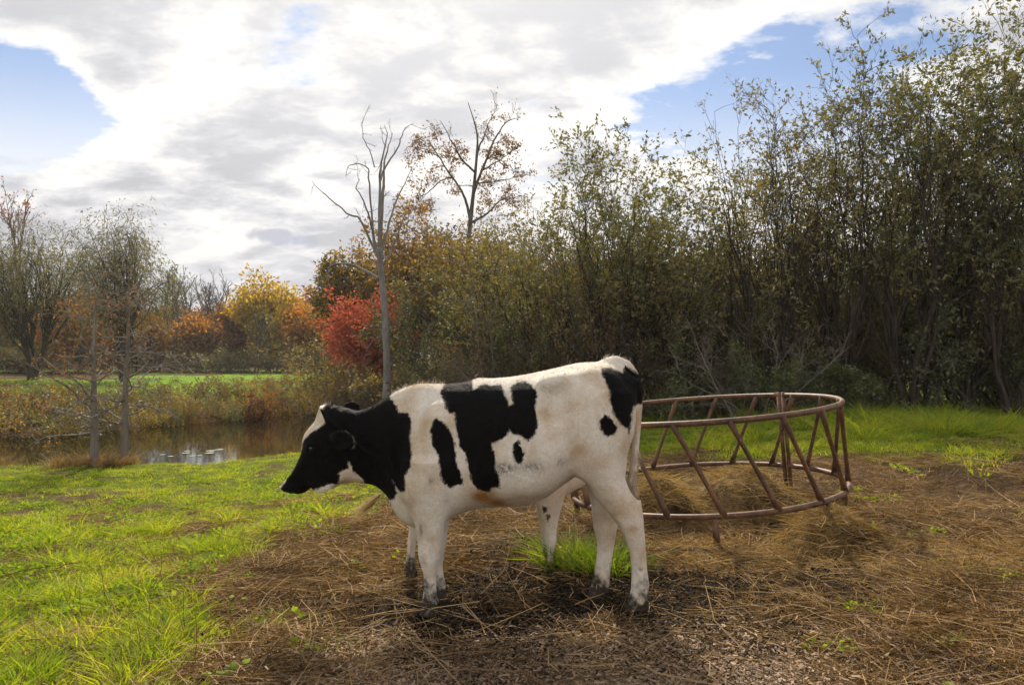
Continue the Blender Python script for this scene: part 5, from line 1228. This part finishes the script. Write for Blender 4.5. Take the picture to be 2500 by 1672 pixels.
traced('tall_oak', 28.0, (600, 200), 2.01, OK_, 'bark_mid', 'tall oak with sparse rusty leaves right of the dead tree', 7, 'leaf_russet', 3, .10, .75, base_px=1136, slim=.8)

# bank shrubs across the pond
BG = 'autumn bushes along the far pond bank'
bpro = []
for lf, per, sz in ((['leaf_brown', 'leaf_olive'], 4, .075), (['leaf_gold', 'leaf_olive'], 4, .07), (['leaf_rust', 'leaf_brown'], 4, .07), (['leaf_olive', 'leaf_green'], 5, .07), (['leaf_yellow', 'leaf_olive'], 4, .07)):
    bpro.append(plant('bank_bush', 'shrub', 0, 20, 0, 0, 'bark_mid', lf, per, sz, 'x', 'bush', BG, x=0.0, base=0.0, H=1.2, Wm=2.2, parts=('stems', 'foliage'), leafspread=.06))
shore = [(-13.5, 16.9), (-11.8, 17.6), (-10.6, 19.4), (-9.7, 20.9), (-8.6, 22.7), (-7.3, 25.1), (-6.0, 25.8), (-4.4, 24.5), (-3.6, 21)]
sx = np.array(shore); seg = np.linspace(0, len(sx) - 1, 20)
bl = []
for j, u_ in enumerate(seg): bl.append((np.interp(u_, range(len(sx)), sx[:, 0]) + rng.normal() * .25, np.interp(u_, range(len(sx)), sx[:, 1]) + .95 + .4 * rng.random(), .75 + .4 * rng.random(), 'water', j))
for j, u_ in enumerate(np.linspace(0, len(sx) - 1, 18)): bl.append((np.interp(u_, range(len(sx)), sx[:, 0]) * 1.10 - .2, np.interp(u_, range(len(sx)), sx[:, 1]) + 2.8 + 1.4 * rng.random(), .85 + .4 * rng.random(), 'second', j))
ub = set()
for (X, Y, s_, row, j) in bl:
    k = int(rng.integers(0, 5)); zb = float(ground(X, Y))
    if X > -6.6: s_ *= 1.25
    elif X > -10.5: s_ *= .66 if row == 'water' else .8
    nm_ = ['rusty brown', 'golden olive', 'reddish brown', 'dull green', 'yellow green'][k]
    lb = f'{nm_} bush on the far pond bank, {ORD[j]} from left along the water' if row == 'water' else f'{nm_} bush behind the waterside bushes, {ORD[j]} from left'
    if k in ub: clone(bpro[k], (X, Y, zb), rng.random() * 6.28, (s_ * 1.1, s_ * 1.1, s_), lb, BG)
    else: ub.add(k); bpro[k].location = (X, Y, zb); bpro[k].scale = (s_, s_, s_); bpro[k]['label'] = lb
plant('bank_bush', 'shrub', 770, 24.5, 885, 230, 'bark_mid', ['leaf_olive', 'leaf_gold'], 6, .075, 'tall olive bush at the pond head left of the red maple', 'bush', BG, dens=1.2, parts=('stems', 'foliage'))
plant('bank_bush', 'shrub', 625, 23.2, 945, 110, 'bark_dark', ['leaf_dark', 'leaf_rust'], 7, .06, 'dark round reddish bush overhanging the water', 'bush', BG, parts=('stems', 'foliage'))
plant('bank_bush', 'shrub', 870, 23.0, 870, 170, 'bark_mid', ['leaf_brown', 'leaf_olive'], 4, .07, 'twiggy bush in front of the red maple', 'bush', BG, parts=('stems', 'foliage'))
# brush at the foot of the far trees
for i, px in enumerate(np.linspace(-60, 960, 19)):
    Y = 56 + rng.random() * 8; X = X_(px, Y); s_ = 1.5 + .8 * rng.random(); k = int(rng.integers(0, 4))
    clone(bpro[k], (X, Y, float(ground(X, Y))), rng.random() * 6.28, (s_ * 1.5, s_ * 1.5, s_), f'brown brush at the foot of the far trees, {ORD[i]} from left', 'brush under the far trees')
# dry sedge on the near bank
dg = [mk('sedge_clump', clump_grass(60, .12, .26, .008, .8)) for _ in range(3)]
n = 700; x = -14 + rng.random(n) * 7; y = 12.6 + rng.random(n) * 2.2
k_ = (poly_sd(x, y, POND) > -.1) & (poly_sd(x, y, POND) < 1.1) & (rng.random(n) < ss(.42, .62, fbm(x * .9 + 3, y * .9, 2)))
x, y = x[k_], y[k_]
n2_ = 700; xx = np.interp(rng.random(n2_) * (len(sx) - 1), range(len(sx)), sx[:, 0]) + rng.normal(size=n2_) * .4
yy = np.interp(-xx, -sx[:, 0], sx[:, 1]) + rng.random(n2_) * 4 + .1
x = np.concatenate([x, xx]); y = np.concatenate([y, yy]); kk_ = poly_sd(x, y, POND) > -.05; x, y = x[kk_], y[kk_]
scatter('bank_sedge', place(x, y), rots(len(x), .15), .7 + .8 * rng.random(len(x)), dg, M['dry_grass'], 'dry tan sedge and weeds growing along the pond edge', 'sedge')

# lily pads
def pad(r):
    a = np.linspace(.25, 6.03, 13); V_ = np.vstack([[0, 0, 0], np.stack([np.cos(a) * r, np.sin(a) * r, np.zeros(13)], 1)])
    return V_, np.array([[0, i, i + 1, i + 2] for i in range(1, 12, 2)])
M['pad'] = glossy('lily_pad', (.06, .08, .03), .6)
pm = mesh('lily_pad', *pad(.075)); pm.materials.append(M['pad'])
pads = []
for i in range(9):
    o = bpy.data.objects.new('lily_pad', pm); col.objects.link(o)
    px = 390 + 150 * rng.random(); Y = 14.9 + rng.random() * 1.1
    o.location = (X_(px, Y), Y, WATER_Z + .006 + .0004 * i); o.rotation_euler = (0, 0, rng.random() * 6.28); s_ = .7 + .7 * rng.random(); o.scale = (s_, s_, 1)
    pads.append((px, o))


for i, (px, o) in enumerate(sorted(pads, key=lambda q: q[0])): tag(o, f'pale lily pad on the pond by the slim trunks, {ORD[i]} from left', 'lily pad', 'lily pads on the pond')

# ------------------------------------------------------------------ foreground plants and sticks
def tuft(name, X, Y, n, rad, h, wd, label, lean=.6):
    t_ = clump_grass(n, rad, h, wd, lean); o = obj(name, mesh(name, t_[0], t_[1], False, t_[2]), M['grass_tuft']); o.location = (X, Y, float(ground(X, Y))); tag(o, label, 'grass'); return o
tuft('grass_tuft', X_(1470, 4.95), 4.95, 520, .20, .28, .007, 'lush green grass tuft showing between the cow\'s hind legs')
tuft('grass_tuft', X_(1395, 5.1), 5.1, 620, .19, .34, .007, 'green grass tuft beside the calf\'s front legs')
tuft('grass_tuft', X_(800, 3.75), 3.75, 90, .09, .14, .006, 'small green grass tuft in the bare ground before the cow')
tuft('grass_tuft', X_(655, 4.25), 4.25, 70, .07, .12, .007, 'tiny broad leaved grass sprout left of the cow\'s front hoof')
tuft('grass_tuft', X_(350, 3.05), 3.05, 160, .14, .18, .006, 'thin green tuft at the bottom left on brown litter')
tuft('grass_tuft', X_(1640, 7.9), 7.9, 260, .30, .22, .008, 'green tuft seen through the left bars of the feeder')
def weed(X, Y, n, s_, label):
    e = empty('weed', (X, Y, float(ground(X, Y)))); tag(e, label, 'weed')
    a = rng.random(n) * 6.283; r = s_ * (.2 + .9 * rng.random(n)); p = np.stack([np.cos(a) * r, np.sin(a) * r, .03 + .05 * rng.random(n)], 1)
    for q in p:
        path_tube('stem', [(0, 0, -.01), q * np.array([.5, .5, .9]), q], .0016, 4, e, m=M['weed'])
        d0 = unit(np.array([q[0], q[1], .02 + .03 * rng.random()])); 
        V_, F_, A_ = strands(q[None], d0[None], np.array([s_ * .55]), np.array([s_ * .45]), np.array([[0, 0, -.25]]), 4, wdir=np.array([[0, 0, 1.]]), taper=.2)
        w_ = np.array([.35, .95, 1.0, .75, .15]).repeat(2)[:, None]; c_ = V_.reshape(5, 2, 3).mean(1).repeat(2, 0); V_ = c_ + (V_ - c_) * w_ * 1.3
        obj('leaf', mesh('weed_leaf', V_, F_, True, A_), M['weed'], e)
weed(X_(565, 3.42), 3.42, 7, .09, 'bright green broad leaved weed on the litter at lower left')
weed(X_(2330, 3.12), 3.12, 8, .11, 'green weed at the bottom right edge')
weed(X_(875, 5.2), 5.2, 8, .08, 'yellow green weed seedlings just left of the front hooves')
weed(X_(560, 4.4), 4.4, 6, .07, 'small dusty green weed at the edge of the grass')
M['stick'] = bark_mat('stick_bark', (.12, .085, .06), (.34, .27, .20), 30)
def stick(px, py, pts, r, label):
    Y = EYE * F / (py - HY); X = X_(px, Y)
    P_ = []
    for (a, b) in pts:
        Yb = (EYE + .04) * F / (b - HY); xx_ = X_(a, Yb); P_.append((xx_, Yb, float(ground(xx_, Yb)) + .022 + .015 * rng.random()))
    P_ = np.array(P_); t = np.linspace(0, 1, len(P_)); tt = np.linspace(0, 1, 24); q = np.stack([np.interp(tt, t, P_[:, c]) for c in range(3)], 1)
    q[1:-1] = .25 * q[:-2] + .5 * q[1:-1] + .25 * q[2:]
    q += rng.normal(size=q.shape) * .002
    o = path_tube('stick', q, np.linspace(r, r * .45, 24), 6, None, m=M['stick']); tag(o, label, 'stick')
stick(730, 1480, [(722, 1465), (735, 1520), (762, 1560), (758, 1590), (742, 1620)], .009, 'pale forked stick lying left of the front hoof')
stick(850, 1530, [(790, 1585), (820, 1545), (880, 1525), (920, 1500), (940, 1492)], .006, 'thin curved stick in front of the cow\'s front hooves')
stick(2250, 1600, [(2190, 1590), (2260, 1600), (2330, 1625), (2420, 1600)], .007, 'curved dry stem lying at the lower right')
stick(640, 1560, [(500, 1640), (600, 1600), (700, 1580)], .004, 'thin straight stem in the litter at lower left')

# ------------------------------------------------------------------ thin autumn haze
hm = bpy.data.materials.new('haze'); hm.use_nodes = True; ht_ = hm.node_tree; ht_.nodes.clear()
ho = N(ht_, 'ShaderNodeOutputMaterial'); hv = N(ht_, 'ShaderNodeVolumePrincipled'); hv.inputs['Density'].default_value = .0004; hv.inputs['Color'].default_value = (.95, .95, .97, 1); hv.inputs['Anisotropy'].default_value = .3
L(ht_, hv.outputs[0], ho.inputs['Volume'])
x0, x1, y0, y1, z0, z1 = -340, 340, -70, 420, -3.0, 14.0
Vh = np.array([(a, b, c) for a in (x0, x1) for b in (y0, y1) for c in (z0, z1)], float)
Fh = np.array([(0, 1, 3, 2), (4, 6, 7, 5), (0, 4, 5, 1), (2, 3, 7, 6), (0, 2, 6, 4), (1, 5, 7, 3)])
ho_ = obj('haze', mesh('haze', Vh, Fh), hm); tag(ho_, kind='stuff')
